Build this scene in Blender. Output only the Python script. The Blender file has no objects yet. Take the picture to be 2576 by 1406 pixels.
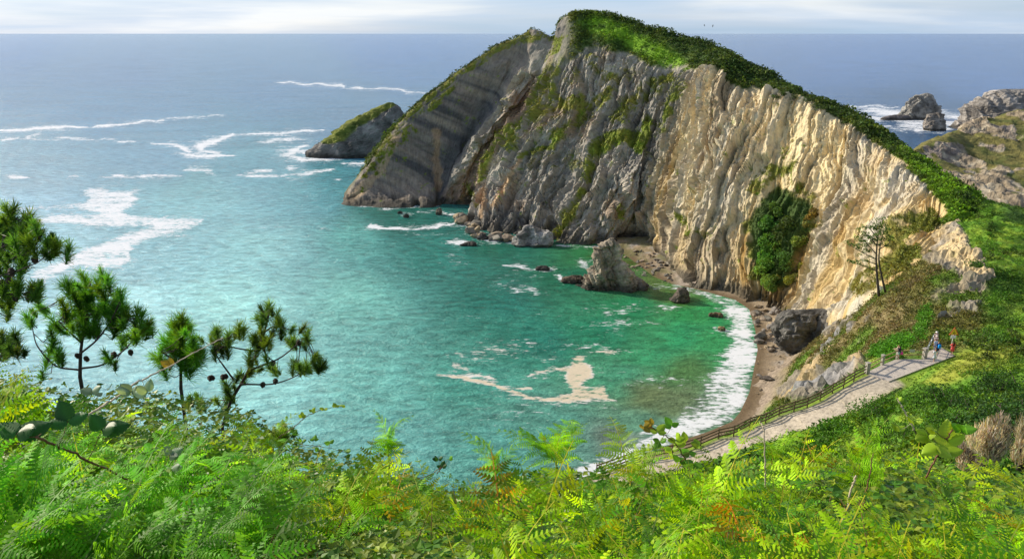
import bpy, bmesh, math, random
import numpy as np
from mathutils import Vector, Matrix
random.seed(7); RNG = np.random.default_rng(11)
SC = bpy.context.scene; COL = SC.collection
PI = math.pi
# ------------------------------------------------------------------ camera model
CAM_Z, F, CX, CY = 80.0, 2022.0, 1288.0, 703.0
PITCH = math.radians(17.0); CP, SP = math.cos(PITCH), math.sin(PITCH)
SUN = np.array([-0.775, 0.44, 0.47]); SUN /= np.linalg.norm(SUN)

def ray(px, py):
    dx = (np.asarray(px, float) - CX) / F; dy = -(np.asarray(py, float) - CY) / F
    return np.stack([dx, CP + dy * SP, -SP + dy * CP], -1)
def atY(px, py, Y):
    r = ray(px, py); t = np.asarray(Y, float) / r[..., 1]
    return r * t[..., None] + np.array([0, 0, CAM_Z])
def atZ(px, py, z=0.0):
    r = ray(px, py); t = (np.asarray(z, float) - CAM_Z) / r[..., 2]
    return r * np.asarray(t)[..., None] + np.array([0, 0, CAM_Z])
def proj(P):
    q = P - np.array([0, 0, CAM_Z]); x = q[..., 0]
    f = q[..., 1] * CP - q[..., 2] * SP; u = q[..., 1] * SP + q[..., 2] * CP
    f = np.where(np.abs(f) < 1e-3, 1e-3, f)
    return CX + F * x / f, CY - F * u / f

# ------------------------------------------------------------------ numpy noise
def _h(x, y, z, s):
    n = (x * np.uint32(374761393) + y * np.uint32(668265263) + z * np.uint32(2246822519) + np.uint32((s * 3266489917) & 0xffffffff))
    n = (n ^ (n >> np.uint32(13))) * np.uint32(1274126177)
    n = (n ^ (n >> np.uint32(15))) * np.uint32(2246822519)
    n ^= n >> np.uint32(16)
    return n.astype(np.float32) / np.float32(4294967295.0)
def vn(P, seed=0):
    P = np.asarray(P, float); fl = np.floor(P); f = (P - fl).astype(np.float32)
    i = fl.astype(np.int64).astype(np.uint32); f = f * f * f * (f * (f * 6 - 15) + 10)
    x0, y0, z0 = i[:, 0], i[:, 1], i[:, 2]; o = np.uint32(1); x1, y1, z1 = x0 + o, y0 + o, z0 + o
    a, b, c = f[:, 0], f[:, 1], f[:, 2]
    def L(p, q, t): return p + (q - p) * t
    r = L(L(L(_h(x0,y0,z0,seed), _h(x1,y0,z0,seed), a), L(_h(x0,y1,z0,seed), _h(x1,y1,z0,seed), a), b),
          L(L(_h(x0,y0,z1,seed), _h(x1,y0,z1,seed), a), L(_h(x0,y1,z1,seed), _h(x1,y1,z1,seed), a), b), c)
    return r * 2 - 1
def fbm(P, octv=4, seed=0, gain=.5, lac=2.07):
    P = np.asarray(P, float); r = 0; a = 1; s = 0
    for k in range(octv):
        r = r + a * vn(P + 13.7 * k, seed + 17 * k); s += a; a *= gain; P = P * lac
    return r / s
def rdg(P, octv=4, seed=0, gain=.5, lac=2.1):
    P = np.asarray(P, float); r = 0; a = 1; s = 0
    for k in range(octv):
        r = r + a * (1 - 2 * np.abs(vn(P + 7.3 * k, seed + 31 * k))); s += a; a *= gain; P = P * lac
    return r / s
def cells(P, seed=0):
    """Worley: distance to nearest and a random value of the nearest cell (blocky rock)."""
    P = np.asarray(P, float); fl = np.floor(P).astype(np.int64); f = P - fl
    best = np.full(len(P), 9.0); sec = best.copy(); val = np.zeros(len(P))
    for dx in (-1, 0, 1):
        for dy in (-1, 0, 1):
            for dz in (-1, 0, 1):
                c = (fl + np.array([dx, dy, dz])).astype(np.uint32)
                o = np.stack([_h(c[:,0], c[:,1], c[:,2], seed + k) for k in (1, 2, 3)], -1) + np.array([dx, dy, dz])
                d = ((o - f) ** 2).sum(-1); m = d < best
                sec = np.where(m, best, np.minimum(sec, d))
                val = np.where(m, _h(c[:,0], c[:,1], c[:,2], seed + 9), val); best = np.where(m, d, best)
    return np.sqrt(best), np.sqrt(sec), val
def ss(a, b, x):
    t = np.clip((x - a) / (b - a), 0, 1); return t * t * (3 - 2 * t)
def lerp(a, b, t): return a + (b - a) * t
def mixc(c, d, m): return c + (np.asarray(d, float) - c) * np.asarray(m)[:, None]
def seg_dist(px, py, pts, ys=1.0):
    """distance to a polyline and the parameter (0..1) along it"""
    best = np.full(px.shape, 1e9); par = np.zeros(px.shape); n = len(pts) - 1
    for k in range(n):
        ax, ay = pts[k][0], pts[k][1] * ys; bx, by = pts[k+1][0], pts[k+1][1] * ys
        vx, vy = bx - ax, by - ay; L = vx * vx + vy * vy + 1e-9
        t = np.clip(((px - ax) * vx + (py * ys - ay) * vy) / L, 0, 1)
        d = np.hypot(px - ax - t * vx, py * ys - ay - t * vy); m = d < best
        best = np.where(m, d, best); par = np.where(m, (k + t) / n, par)
    return best, par
def in_poly(px, py, poly):
    r = np.zeros(px.shape, bool); n = len(poly)
    for i in range(n):
        x0, y0 = poly[i]; x1, y1 = poly[(i + 1) % n]
        if y0 == y1: continue
        c = ((y0 > py) != (y1 > py)) & (px < (x1 - x0) * (py - y0) / (y1 - y0) + x0); r ^= c
    return r
def poly_soft(px, py, poly, w):
    d, _ = seg_dist(px, py, list(poly) + [poly[0]]); ins = in_poly(px, py, poly)
    return ss(-w, w, np.where(ins, d, -d))

# ------------------------------------------------------------------ objects
def tag(o, label=None, cat=None, group=None, kind=None):
    if label: o['label'] = label
    if cat: o['category'] = cat
    if group: o['group'] = group
    if kind: o['kind'] = kind
    return o
def empty(name, loc, label, cat, group=None, rz=0.0):
    o = bpy.data.objects.new(name, None); COL.objects.link(o); o.location = loc; o.rotation_euler[2] = rz
    o.empty_display_size = .3
    return tag(o, label, cat, group)
def mk(name, V, faces, mat, parent=None, col=None, smooth=True, attrs=None, uv=None, world=True):
    """one mesh object. faces: array (n,3)/(n,4) or list of such arrays. Verts are world coords unless parent given with world=False."""
    V = np.asarray(V, np.float32).reshape(-1, 3)
    if isinstance(faces, np.ndarray): faces = [faces]
    faces = [np.asarray(f, np.int32) for f in faces if len(f)]
    loops = np.concatenate([f.ravel() for f in faces]); tot = np.concatenate([np.full(len(f), f.shape[1], np.int32) for f in faces])
    st = np.concatenate([[0], np.cumsum(tot)[:-1]]).astype(np.int32)
    if parent is not None and world: V = V - np.array(parent.location, np.float32)
    me = bpy.data.meshes.new(name)
    me.vertices.add(len(V)); me.vertices.foreach_set('co', V.ravel())
    me.loops.add(len(loops)); me.loops.foreach_set('vertex_index', loops)
    me.polygons.add(len(tot)); me.polygons.foreach_set('loop_start', st)
    me.polygons.foreach_set('use_smooth', np.full(len(tot), bool(smooth)))
    if col is not None:
        a = me.color_attributes.new('col', 'FLOAT_COLOR', 'POINT')
        c = np.ones((len(V), 4), np.float32); c[:, :3] = np.clip(col, 0, 1.0); a.data.foreach_set('color', c.ravel())
    for k, v in (attrs or {}).items():
        a = me.attributes.new(k, 'FLOAT', 'POINT'); a.data.foreach_set('value', np.asarray(v, np.float32))
    if uv is not None:
        l = me.uv_layers.new(name='strata'); l.data.foreach_set('uv', np.asarray(uv, np.float32)[loops].ravel())
    me.update(); me.validate()
    me.materials.append(mat)
    o = bpy.data.objects.new(name, me); COL.objects.link(o)
    if parent is not None: o.parent = parent
    return o
def grid_faces(nu, nv):
    i = np.arange(nu * nv).reshape(nu, nv)
    return np.stack([i[:-1, :-1], i[1:, :-1], i[1:, 1:], i[:-1, 1:]], -1).reshape(-1, 4)
class MB:
    """collects primitive shapes for one mesh"""
    def __init__(s): s.V = []; s.Q = []; s.T = []; s.n = 0
    def add(s, V, Q=None, T=None):
        V = np.asarray(V, float)
        if Q is not None and len(Q): s.Q.append(np.asarray(Q) + s.n)
        if T is not None and len(T): s.T.append(np.asarray(T) + s.n)
        s.V.append(V); s.n += len(V); return s
    def tube(s, pts, r, n=6, cap=True):
        pts = np.asarray(pts, float); m = len(pts); r = np.broadcast_to(np.asarray(r, float), (m,))
        tan = np.gradient(pts, axis=0); tan /= np.linalg.norm(tan, axis=1)[:, None] + 1e-9
        up = np.array([0, 0, 1.0]) if abs(tan[0][2]) < .9 else np.array([1.0, 0, 0])
        V = []
        for k in range(m):
            a = np.cross(tan[k], up); a /= np.linalg.norm(a) + 1e-9; b = np.cross(a, tan[k]); up = b
            ang = np.arange(n) * 2 * PI / n
            V.append(pts[k] + r[k] * (np.cos(ang)[:, None] * a + np.sin(ang)[:, None] * b))
        V = np.concatenate(V); i = np.arange(m * n).reshape(m, n); j = np.roll(i, -1, 1)
        Q = np.stack([i[:-1], j[:-1], j[1:], i[1:]], -1).reshape(-1, 4); T = []
        if cap:
            V = np.concatenate([V, pts[[0, -1]]]); a, b = m * n, m * n + 1
            T = [[a, j[0, k], i[0, k]] for k in range(n)] + [[b, i[-1, k], j[-1, k]] for k in range(n)]
        return s.add(V, Q, T)
    def box(s, c, size, rz=0.0, M=None):
        c = np.asarray(c, float); h = np.asarray(size, float) / 2
        V = np.array([[x, y, z] for x in (-1, 1) for y in (-1, 1) for z in (-1, 1)], float) * h
        if M is not None: V = V @ np.asarray(M).T
        else:
            R = np.array([[math.cos(rz), -math.sin(rz), 0], [math.sin(rz), math.cos(rz), 0], [0, 0, 1]]); V = V @ R.T
        return s.add(V + c, [[0,1,3,2],[4,6,7,5],[0,4,5,1],[2,3,7,6],[0,2,6,4],[1,5,7,3]])
    def beam(s, a, b, w, h):
        a = np.asarray(a, float); b = np.asarray(b, float); d = b - a; L = np.linalg.norm(d); d /= L
        u = np.array([0, 0, 1.0]) if abs(d[2]) < .95 else np.array([0, 1.0, 0])
        x = np.cross(u, d); x /= np.linalg.norm(x); z = np.cross(d, x)
        return s.box((a + b) / 2, (w, L, h), M=np.stack([x, d, z], 1))
    def loft(s, rings, cap=True):
        rings = [np.asarray(r, float) for r in rings]; n = len(rings[0]); m = len(rings)
        V = np.concatenate(rings); i = np.arange(m * n).reshape(m, n); j = np.roll(i, -1, 1)
        Q = np.stack([i[:-1], j[:-1], j[1:], i[1:]], -1).reshape(-1, 4); T = []
        if cap:
            V = np.concatenate([V, rings[0].mean(0)[None], rings[-1].mean(0)[None]]); a, b = m * n, m * n + 1
            T = [[a, j[0, k], i[0, k]] for k in range(n)] + [[b, i[-1, k], j[-1, k]] for k in range(n)]
        return s.add(V, Q, T)
    def get(s):
        return np.concatenate(s.V), [np.concatenate(f) for f in (s.Q, s.T) if len(f)]
    def build(s, name, mat, parent=None, smooth=False, col=None, world=True):
        V, Fc = s.get(); c = None if col is None else np.broadcast_to(np.asarray(col, float), V.shape)
        return mk(name, V, Fc, mat, parent, c, smooth, world=world)

# ------------------------------------------------------------------ materials
def new_mat(name):
    m = bpy.data.materials.new(name); m.use_nodes = True; nt = m.node_tree; nt.nodes.clear()
    out = nt.nodes.new('ShaderNodeOutputMaterial'); return m, nt, out
def N(nt, t, **kw):
    n = nt.nodes.new(t)
    for k, v in kw.items():
        if k in ('ins',):
            for kk, vv in v.items(): n.inputs[kk].default_value = vv
        else: setattr(n, k, v)
    return n
def mathn(nt, op, a, b=None, clamp=False):
    n = nt.nodes.new('ShaderNodeMath'); n.operation = op; n.use_clamp = clamp
    for k, v in enumerate((a, b)):
        if v is None: continue
        if isinstance(v, (int, float)): n.inputs[k].default_value = v
        else: nt.links.new(v, n.inputs[k])
    return n.outputs[0]
def mulcol(nt, c, f):
    n = N(nt, 'ShaderNodeMix', data_type='RGBA', blend_type='MULTIPLY'); n.inputs[0].default_value = 1
    nt.links.new(c, n.inputs[6]); nt.links.new(f, n.inputs[7]); return n.outputs[2]
def mixcol(nt, f, a, b):
    n = N(nt, 'ShaderNodeMix', data_type='RGBA')
    for k, v in ((0, f), (6, a), (7, b)):
        if isinstance(v, (int, float)): n.inputs[k].default_value = v
        elif isinstance(v, tuple): n.inputs[k].default_value = (*v, 1)
        else: nt.links.new(v, n.inputs[k])
    return n.outputs[2]
def ramp(nt, f, stops):
    n = nt.nodes.new('ShaderNodeValToRGB'); e = n.color_ramp.elements
    while len(e) < len(stops): e.new(.5)
    for k, (p, c) in enumerate(stops):
        e[k].position = p; e[k].color = (*((c,) * 3 if isinstance(c, (int, float)) else c), 1)
    nt.links.new(f, n.inputs[0]); return n.outputs[0]
def rock_mat(name, uvscale=(1.2, .12), bump=.6, dist=.5, rough=.9, scale=.9, lo=.55):
    m, nt, out = new_mat(name); b = N(nt, 'ShaderNodeBsdfPrincipled', ins={'Roughness': rough, 'Specular IOR Level': .2})
    at = N(nt, 'ShaderNodeAttribute', attribute_name='col'); tc = N(nt, 'ShaderNodeTexCoord')
    n1 = N(nt, 'ShaderNodeTexNoise', ins={'Scale': scale, 'Detail': 8.0, 'Roughness': .62}); nt.links.new(tc.outputs['Object'], n1.inputs['Vector'])
    if uvscale:
        uvn = N(nt, 'ShaderNodeUVMap', uv_map='strata'); mp = N(nt, 'ShaderNodeMapping'); mp.inputs['Scale'].default_value = (*uvscale, 1)
        nt.links.new(uvn.outputs[0], mp.inputs[0])
        n2 = N(nt, 'ShaderNodeTexNoise', ins={'Scale': 1.0, 'Detail': 6.0, 'Roughness': .6}); nt.links.new(mp.outputs[0], n2.inputs['Vector'])
        h = mathn(nt, 'ADD', mathn(nt, 'MULTIPLY', n1.outputs[0], .5), mathn(nt, 'MULTIPLY', n2.outputs[0], .8))
    else: h = mathn(nt, 'MULTIPLY', n1.outputs[0], 1.3)
    f = ramp(nt, h, [(.40, .55), (.62, 1.0), (.84, 1.3)])
    nt.links.new(mulcol(nt, at.outputs['Color'], f), b.inputs['Base Color'])
    bp = N(nt, 'ShaderNodeBump', ins={'Strength': bump, 'Distance': dist}); nt.links.new(h, bp.inputs['Height'])
    nt.links.new(bp.outputs[0], b.inputs['Normal']); nt.links.new(b.outputs[0], out.inputs[0]); return m
def leaf_mat(name, trans=.45, rough=.5, spec=.3, var=.35, gain=1.5):
    m, nt, out = new_mat(name); b = N(nt, 'ShaderNodeBsdfPrincipled', ins={'Roughness': rough, 'Specular IOR Level': spec})
    at = N(nt, 'ShaderNodeAttribute', attribute_name='col'); tr = N(nt, 'ShaderNodeBsdfTranslucent'); mx = N(nt, 'ShaderNodeMixShader')
    mx.inputs[0].default_value = trans
    tc = N(nt, 'ShaderNodeTexCoord'); n1 = N(nt, 'ShaderNodeTexNoise', ins={'Scale': 3.0, 'Detail': 3.0}); nt.links.new(tc.outputs['Object'], n1.inputs['Vector'])
    c = mulcol(nt, at.outputs['Color'], ramp(nt, n1.outputs[0], [(.3, 1 - var), (.7, 1 + var)]))
    nt.links.new(c, b.inputs['Base Color'])
    g = N(nt, 'ShaderNodeMix', data_type='RGBA', blend_type='MULTIPLY'); g.inputs[0].default_value = 1; nt.links.new(c, g.inputs[6]); g.inputs[7].default_value = (gain * 1.15, gain, gain * .35, 1)
    nt.links.new(g.outputs[2], tr.inputs[0]); nt.links.new(b.outputs[0], mx.inputs[1]); nt.links.new(tr.outputs[0], mx.inputs[2]); nt.links.new(mx.outputs[0], out.inputs[0]); return m
def plain(name, c, rough=.7, spec=.3, noise=.25, scale=6.0, bump=.15, metal=0.0):
    m, nt, out = new_mat(name); b = N(nt, 'ShaderNodeBsdfPrincipled', ins={'Roughness': rough, 'Specular IOR Level': spec, 'Metallic': metal})
    tc = N(nt, 'ShaderNodeTexCoord'); n1 = N(nt, 'ShaderNodeTexNoise', ins={'Scale': scale, 'Detail': 6.0, 'Roughness': .6}); nt.links.new(tc.outputs['Object'], n1.inputs['Vector'])
    k = ramp(nt, n1.outputs[0], [(.3, tuple(x * (1 - noise) for x in c)), (.7, tuple(min(1, x * (1 + noise)) for x in c))])
    nt.links.new(k, b.inputs['Base Color'])
    bp = N(nt, 'ShaderNodeBump', ins={'Strength': bump, 'Distance': .02}); nt.links.new(n1.outputs[0], bp.inputs['Height']); nt.links.new(bp.outputs[0], b.inputs['Normal'])
    nt.links.new(b.outputs[0], out.inputs[0]); return m
M_ROCK = rock_mat('cliff rock', (1.5, .16), .9, .7); M_BOULD = rock_mat('boulder rock', None, .9, .5, .9, 1.1)
M_SOIL = rock_mat('hillside soil and turf', None, .6, .25, .95, 1.6); M_SAND = rock_mat('wet shingle', None, .5, .06, .7, 3.0)
M_FAR = rock_mat('distant rock', None, .9, 2.2, .95, .22)
M_SCRUB = leaf_mat('scrub leaves', .3, .6, .2, .3, 1.3); M_FERN = leaf_mat('bracken leaves', .45, .5, .12, .2, 1.9); M_BRAM = leaf_mat('bramble leaves', .36, .42, .22, .25, 1.6)
M_NEEDLE = leaf_mat('pine needles', .35, .5, .2, .2, 2.0)
M_STEM = plain('green brown stalk', (.16, .15, .05), .7); M_DRY = plain('dry pale stalk', (.5, .42, .3), .8); M_CANE = plain('reddish bramble cane', (.17, .075, .04), .6)
M_BARK = plain('pine bark', (.075, .06, .05), .9, .2, .4, 8, .4); M_CONE = plain('pine cone', (.05, .035, .025), .8)
M_WOOD = plain('weathered fence wood', (.13, .095, .06), .85, .2, .35, 5, .3); M_POLE = plain('varnished log rail', (.42, .29, .12), .6, .3, .25, 6)
M_STONE = plain('pillar stone', (.34, .31, .27), .9, .2, .4, 5, .6); M_STEEL = plain('galvanised tube', (.42, .45, .47), .4, .5, .1, 5, 0, .6)
# ------------------------------------------------------------------ camera, sun, sky
cam = bpy.data.cameras.new('camera'); camo = bpy.data.objects.new('camera', cam); COL.objects.link(camo)
cam.sensor_width = 36; cam.lens = 36 * F / 2576; cam.clip_start = .05; cam.clip_end = 200000
camo.location = (0, 0, CAM_Z); camo.rotation_euler = (PI / 2 - PITCH, 0, 0); SC.camera = camo
sl = bpy.data.lights.new('sun', 'SUN'); sl.energy = 4.4; sl.angle = math.radians(.5); sl.color = (1, .89, .71)
so = bpy.data.objects.new('sun', sl); COL.objects.link(so); so.location = (-200, 100, 300)
so.rotation_euler = Vector(SUN).to_track_quat('Z', 'Y').to_euler()
W = bpy.data.worlds.new('World'); SC.world = W; W.use_nodes = True; nt = W.node_tree; nt.nodes.clear()
wo = nt.nodes.new('ShaderNodeOutputWorld'); bg = nt.nodes.new('ShaderNodeBackground')
sky = N(nt, 'ShaderNodeTexSky', sky_type='NISHITA', sun_disc=False, sun_elevation=math.asin(SUN[2]), sun_rotation=math.atan2(SUN[0], SUN[1]), dust_density=1.2, ozone_density=1.6)
tc = nt.nodes.new('ShaderNodeTexCoord'); mp = nt.nodes.new('ShaderNodeMapping'); mp.inputs['Scale'].default_value = (1.6, 1.6, 26); nt.links.new(tc.outputs['Generated'], mp.inputs[0])
cn = N(nt, 'ShaderNodeTexNoise', ins={'Scale': 1.5, 'Detail': 7.0, 'Roughness': .55, 'Distortion': .4}); nt.links.new(mp.outputs[0], cn.inputs['Vector'])
cf = ramp(nt, cn.outputs[0], [(.36, .70), (.56, .85), (.70, .97)])
hsv = N(nt, 'ShaderNodeHueSaturation', ins={'Saturation': .7, 'Value': .1}); nt.links.new(sky.outputs[0], hsv.inputs['Color'])
mp2 = nt.nodes.new('ShaderNodeMapping'); mp2.inputs['Scale'].default_value = (1.1, 1.1, 14); mp2.inputs['Location'].default_value = (3.1, .4, 0); nt.links.new(tc.outputs['Generated'], mp2.inputs[0])
cn2 = N(nt, 'ShaderNodeTexNoise', ins={'Scale': 2.2, 'Detail': 5.0, 'Roughness': .5, 'Distortion': .3}); nt.links.new(mp2.outputs[0], cn2.inputs['Vector'])
sx = N(nt, 'ShaderNodeSeparateXYZ'); nt.links.new(tc.outputs['Generated'], sx.inputs[0]); up = N(nt, 'ShaderNodeMapRange', interpolation_type='SMOOTHSTEP'); up.inputs[1].default_value = .08; up.inputs[2].default_value = .40; up.inputs[3].default_value = 1.0; up.inputs[4].default_value = .12; nt.links.new(sx.outputs[2], up.inputs[0]); cf = mathn(nt, 'MULTIPLY', cf, up.outputs[0])
skyc = mixcol(nt, cf, hsv.outputs[0], ramp(nt, cn2.outputs[0], [(.34, (.245, .35, .475)), (.5, (.32, .40, .51)), (.66, (.51, .54, .575))]))

nt.links.new(skyc, bg.inputs[0]); bg.inputs[1].default_value = 1.42; nt.links.new(bg.outputs[0], wo.inputs[0])
SC.view_settings.view_transform = 'Standard'; SC.view_settings.look = 'None'; SC.view_settings.gamma = 1; SC.view_settings.exposure = 0.34
SC.render.film_transparent = False
cy = SC.cycles; cy.max_bounces = 6; cy.diffuse_bounces = 3; cy.glossy_bounces = 2; cy.transmission_bounces = 3; cy.transparent_max_bounces = 6
cy.caustics_reflective = False; cy.caustics_refractive = False; cy.sample_clamp_indirect = 4.0

def lin(r, g, b):
    c = np.array([r, g, b]) / 255.0; return np.where(c <= .04045, c / 12.92, ((c + .055) / 1.055) ** 2.4)

# ------------------------------------------------------------------ shore line (image px unprojected on z = 0)
WATER = [(1560,632),(1604,664),(1645,696),(1690,714),(1740,724),(1800,740),(1850,754),(1885,778),(1900,830),(1906,880),(1896,930),(1886,985),(1862,1036),(1842,1060),(1780,1086),(1700,1112),(1600,1156),(1500,1210),(1300,1310),(1000,1420)]
SURF = [(1700,722),(1760,740),(1800,764),(1832,806),(1832,860),(1804,915),(1752,985),(1690,1050),(1610,1098),(1520,1150),(1430,1205),(1230,1300)]
def shore_sd(X, Y):
    w = atZ(np.array([p[0] for p in WATER]), np.array([p[1] for p in WATER]), 0.0)[:, :2]
    d, par = seg_dist(X, Y, [tuple(p) for p in w])
    land = in_poly(X, Y, [tuple(p) for p in w] + [(400, 60), (400, 330), (w[0][0], 330)])
    return np.where(land, d, -d)

# ------------------------------------------------------------------ sea: one sheet at z = 0 out to the horizon
def sea():
    xs = np.concatenate([np.linspace(-6500, -260, 40), np.arange(-240, 2820, 3.6), np.linspace(2840, 9000, 40)])
    ys = np.concatenate([[84.955, 84.97, 85.02, 85.15, 85.4, 85.8, 86.4, 87.2, 88.2], np.arange(89.5, 330, 2.2), np.arange(331, 1290, 2.9), np.linspace(1300, 3200, 40)])
    PX, PY = np.meshgrid(xs, ys, indexing='ij'); nu, nv = PX.shape; px, py = PX.ravel(), PY.ravel()
    V = atZ(px, py, 0.0); d = np.hypot(V[:, 0], V[:, 1])
    # water colour: depth, plankton, sand, weed; sun glare painted pale on the left
    K = [(0,90,52,110,168),(1000,92,48,106,168),(2200,95,62,106,168),(2500,150,66,106,164),(1500,180,66,108,164),(2300,330,40,78,116),(300,170,80,122,164),(300,260,84,130,164),(700,180,72,122,162),(900,330,70,118,150),(400,380,88,134,158),
         (100,430,96,140,160),(650,420,76,134,148),(800,470,50,128,136),(500,500,84,144,150),(150,640,104,154,164),(650,620,88,152,152),(300,800,120,176,176),(600,780,104,172,164),(900,600,58,142,134),(900,760,80,156,144),(950,960,72,146,136),
         (700,950,92,160,154),(1000,530,10,94,82),(1100,640,24,112,100),(1250,620,2,92,72),(1250,760,12,104,90),(1450,700,0,98,68),(1350,860,6,108,90),(1200,960,44,126,110),(1500,830,0,112,78),(1600,780,0,112,66),(1750,790,10,126,58),
         (1720,850,8,134,78),(1800,860,26,132,68),(1650,900,26,132,82),(1560,950,46,126,92),(1720,935,64,108,50),(1640,990,84,100,58),(1700,1010,84,104,66),(1600,1060,74,124,98),(1400,1060,64,130,114),(1250,1120,62,134,124),(1000,1120,72,140,134),(1560,650,66,92,30),(1500,640,24,108,52),(1640,730,70,98,34),(1700,745,60,104,30),(1450,1130,74,122,108),(1550,1110,92,108,96)]
    num = np.zeros((len(px), 3)); den = np.zeros(len(px))
    wob = fbm(np.stack([px * .012, py * .03, px * 0], -1), 3, 3)
    for x, y, r, g, b in K:
        s = 85 if y > 560 else 150
        w = 1.0 / ((((px - x) / s) ** 2 + ((py - y + 26 * wob) / (s * .55)) ** 2) ** 1.6 + .02); num += w[:, None] * lin(r, g, b); den += w
    col = num / den[:, None]
    n = fbm(np.stack([V[:, 0] * .02, V[:, 1] * .045, V[:, 0] * 0], -1), 4, 5); col *= (1 + .16 * n)[:, None]; col *= lerp(.95, 1.5, ss(150, 520, py))[:, None]; col = np.where((py < 420)[:, None], col, col) * (1 + .30 * ss(1150, 500, px) * ss(420, 560, py))[:, None]; lum = col @ np.array([.3, .55, .15]); col = lerp(col, lum[:, None] * np.array([.82, 1.05, 1.15]), (.19 + .18 * ss(1200, 500, px) * ss(380, 600, py))[:, None])  # left water lightened again, glare put into the colour
    br = ss(.0, .5, fbm(np.stack([V[:, 0] * .12, V[:, 1] * .12, V[:, 0] * 0], -1), 4, 8)) * poly_soft(px, py, [(1500,615),(1570,625),(1700,700),(1800,750),(1720,780),(1640,745),(1600,690),(1480,650)], 22)
    col = mixc(col, lin(74, 84, 30), br * .8)
    # foam
    q = np.stack([px * .03, py * .075, px * 0], -1); wx = px + 13 * fbm(q, 4, 21); wy = py + 6 * fbm(q, 4, 22)
    fo = np.zeros(len(px)); cream = np.zeros(len(px))
    def line(pts, w, st=1.0, ys=2.6, taper=True):
        dd, par = seg_dist(wx, wy, pts, ys); ww = w * (.35 + .65 * np.sin(np.clip(par, 0.02, .98) * PI)) if taper else w
        return st * np.maximum(np.clip(1.1 - dd / (1.25 * ww), 0, 1.0), .50 * np.exp(-(dd / (2.0 * ww + 2)) ** 2))
    for pts, w, st in [
        ([(700,206),(740,207),(770,213),(850,214),(862,219)],10,1.0),([(860,221),(930,223),(985,226),(1040,232),(1090,240)],8,.95),
        ([(-40,333),(60,325),(150,322),(220,319)],15,1.1),([(232,318),(320,312),(410,303)],12,1.1),([(420,301),(500,294),(560,290)],7,.8),
        ([(0,357),(25,349),(45,347)],12,.9),([(40,352),(110,349),(210,351),(280,352)],13,.72),([(110,334),(80,342),(72,350)],12,.8),
        ([(290,356),(350,360)],10,.7),([(385,362),(440,364),(462,372),(480,384),(520,388)],15,1.1),([(450,384),(500,394),(560,392),(588,390)],16,1.0),([(560,388),(505,378),(500,362),(560,352),(588,340)],20,1.0),
        ([(588,338),(640,336),(700,338),(760,332),(815,326)],13,1.0),([(640,357),(700,354),(740,352)],14,.8),([(700,346),(770,350),(800,352)],12,.7),([(770,366),(742,375),(718,390),(760,400),(830,402),(860,396)],20,1.0),([(750,380),(790,385),(800,396)],34,.9),
        ([(25,444),(60,446)],18,.85),([(170,440),(200,444)],20,.6),([(250,448),(300,445),(360,444),(450,440)],11,1.0),([(466,428),(500,425),(530,432)],15,.9),([(510,428),(535,440)],12,.8),
        ([(600,444),(680,441),(740,441),(800,432),(842,424)],12,.95),([(620,433),(690,431)],9,.7),([(720,422),(760,421)],12,.7),([(860,412),(900,416),(930,408)],10,1.0),([(850,450),(856,452)],8,.8),
        ([(860,506),(880,516),(960,523),(1060,524),(1110,518)],7,.9),([(956,526),(1000,524),(1012,521)],14,.8),([(925,560),(950,572),(1000,577),(1060,577),(1110,566),(1140,562)],13,1.05),([(928,564),(955,574)],22,1.0),
        ([(1000,540),(1040,540)],12,.7),([(1050,532),(1110,530)],12,.7),([(1112,534),(1160,548),(1190,575),(1200,596),(1290,604)],20,.85),([(1130,612),(1180,610)],24,1.0),([(1190,600),(1290,606),(1350,602)],16,.8),
        ([(1270,668),(1300,668),(1330,674)],26,.95),([(1340,678),(1390,676)],16,.7),([(1405,694),(1416,704),(1430,704)],18,.85),([(1400,618),(1480,620),(1560,628)],10,.75),([(1460,655),(1480,670)],14,.6),
        ([(1240,716),(1290,714),(1330,724),(1350,740)],40,.54),([(1290,705),(1310,735)],34,.5),([(1140,640),(1155,660)],34,.4),([(1520,790),(1560,810),(1545,840)],55,.38),([(1600,765),(1560,790)],40,.34),([(1500,860),(1480,890)],60,.36),
        ([(1130,890),(1200,884),(1290,880),(1340,890)],44,.50),([(1150,900),(1240,905)],50,.42),([(1350,900),(1420,905)],40,.55),([(1500,886),(1550,884)],14,.9),([(1140,915),(1170,930)],30,.65),
        ([(1102,943),(1160,952),(1213,960),(1249,972),(1300,988),(1346,1003),(1429,1010)],15,1.15),([(1170,938),(1250,955)],12,.7),([(1300,980),(1340,978)],12,.9),([(1180,972),(1260,990),(1330,1012)],30,.40),
        ([(1690,752),(1720,744)],14,.9),([(1800,826),(1830,832)],18,.9),([(1660,770),(1700,772)],14,.6),([(1620,720),(1700,724)],16,.6)]:
        k = line(pts, w, st); fo = np.maximum(fo, k)
        if 860 < pts[0][1] < 1015 and pts[0][0] > 1090: cream = np.maximum(cream, k)
    big = [(203,486),(231,472),(262,475),(273,482),(350,477),(336,486),(346,500),(332,517),(311,528),(325,542),(420,549),(511,554),(504,566),(476,580),(385,598),(364,608),(332,619),(331,654),(301,673),(273,675),(241,680),(210,668),(168,675),(133,700),(105,710),(70,692),(91,678),(140,661),(168,647),(210,630),(273,605),(301,591),(385,570),(350,565),(297,570),(245,572),(182,563),(87,560),(91,552),(161,542),(224,544),(245,538),(196,524),(35,528),(35,524),(133,519),(217,510),(224,500),(210,493)]
    ux = px + 6 * fbm(q * 2, 4, 24); uy = py + 3 * fbm(q * 2, 4, 25)
    fo = np.maximum(fo, np.maximum(.92 * poly_soft(ux, uy, big, 12), .5 * poly_soft(wx, wy, big, 34)))
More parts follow.
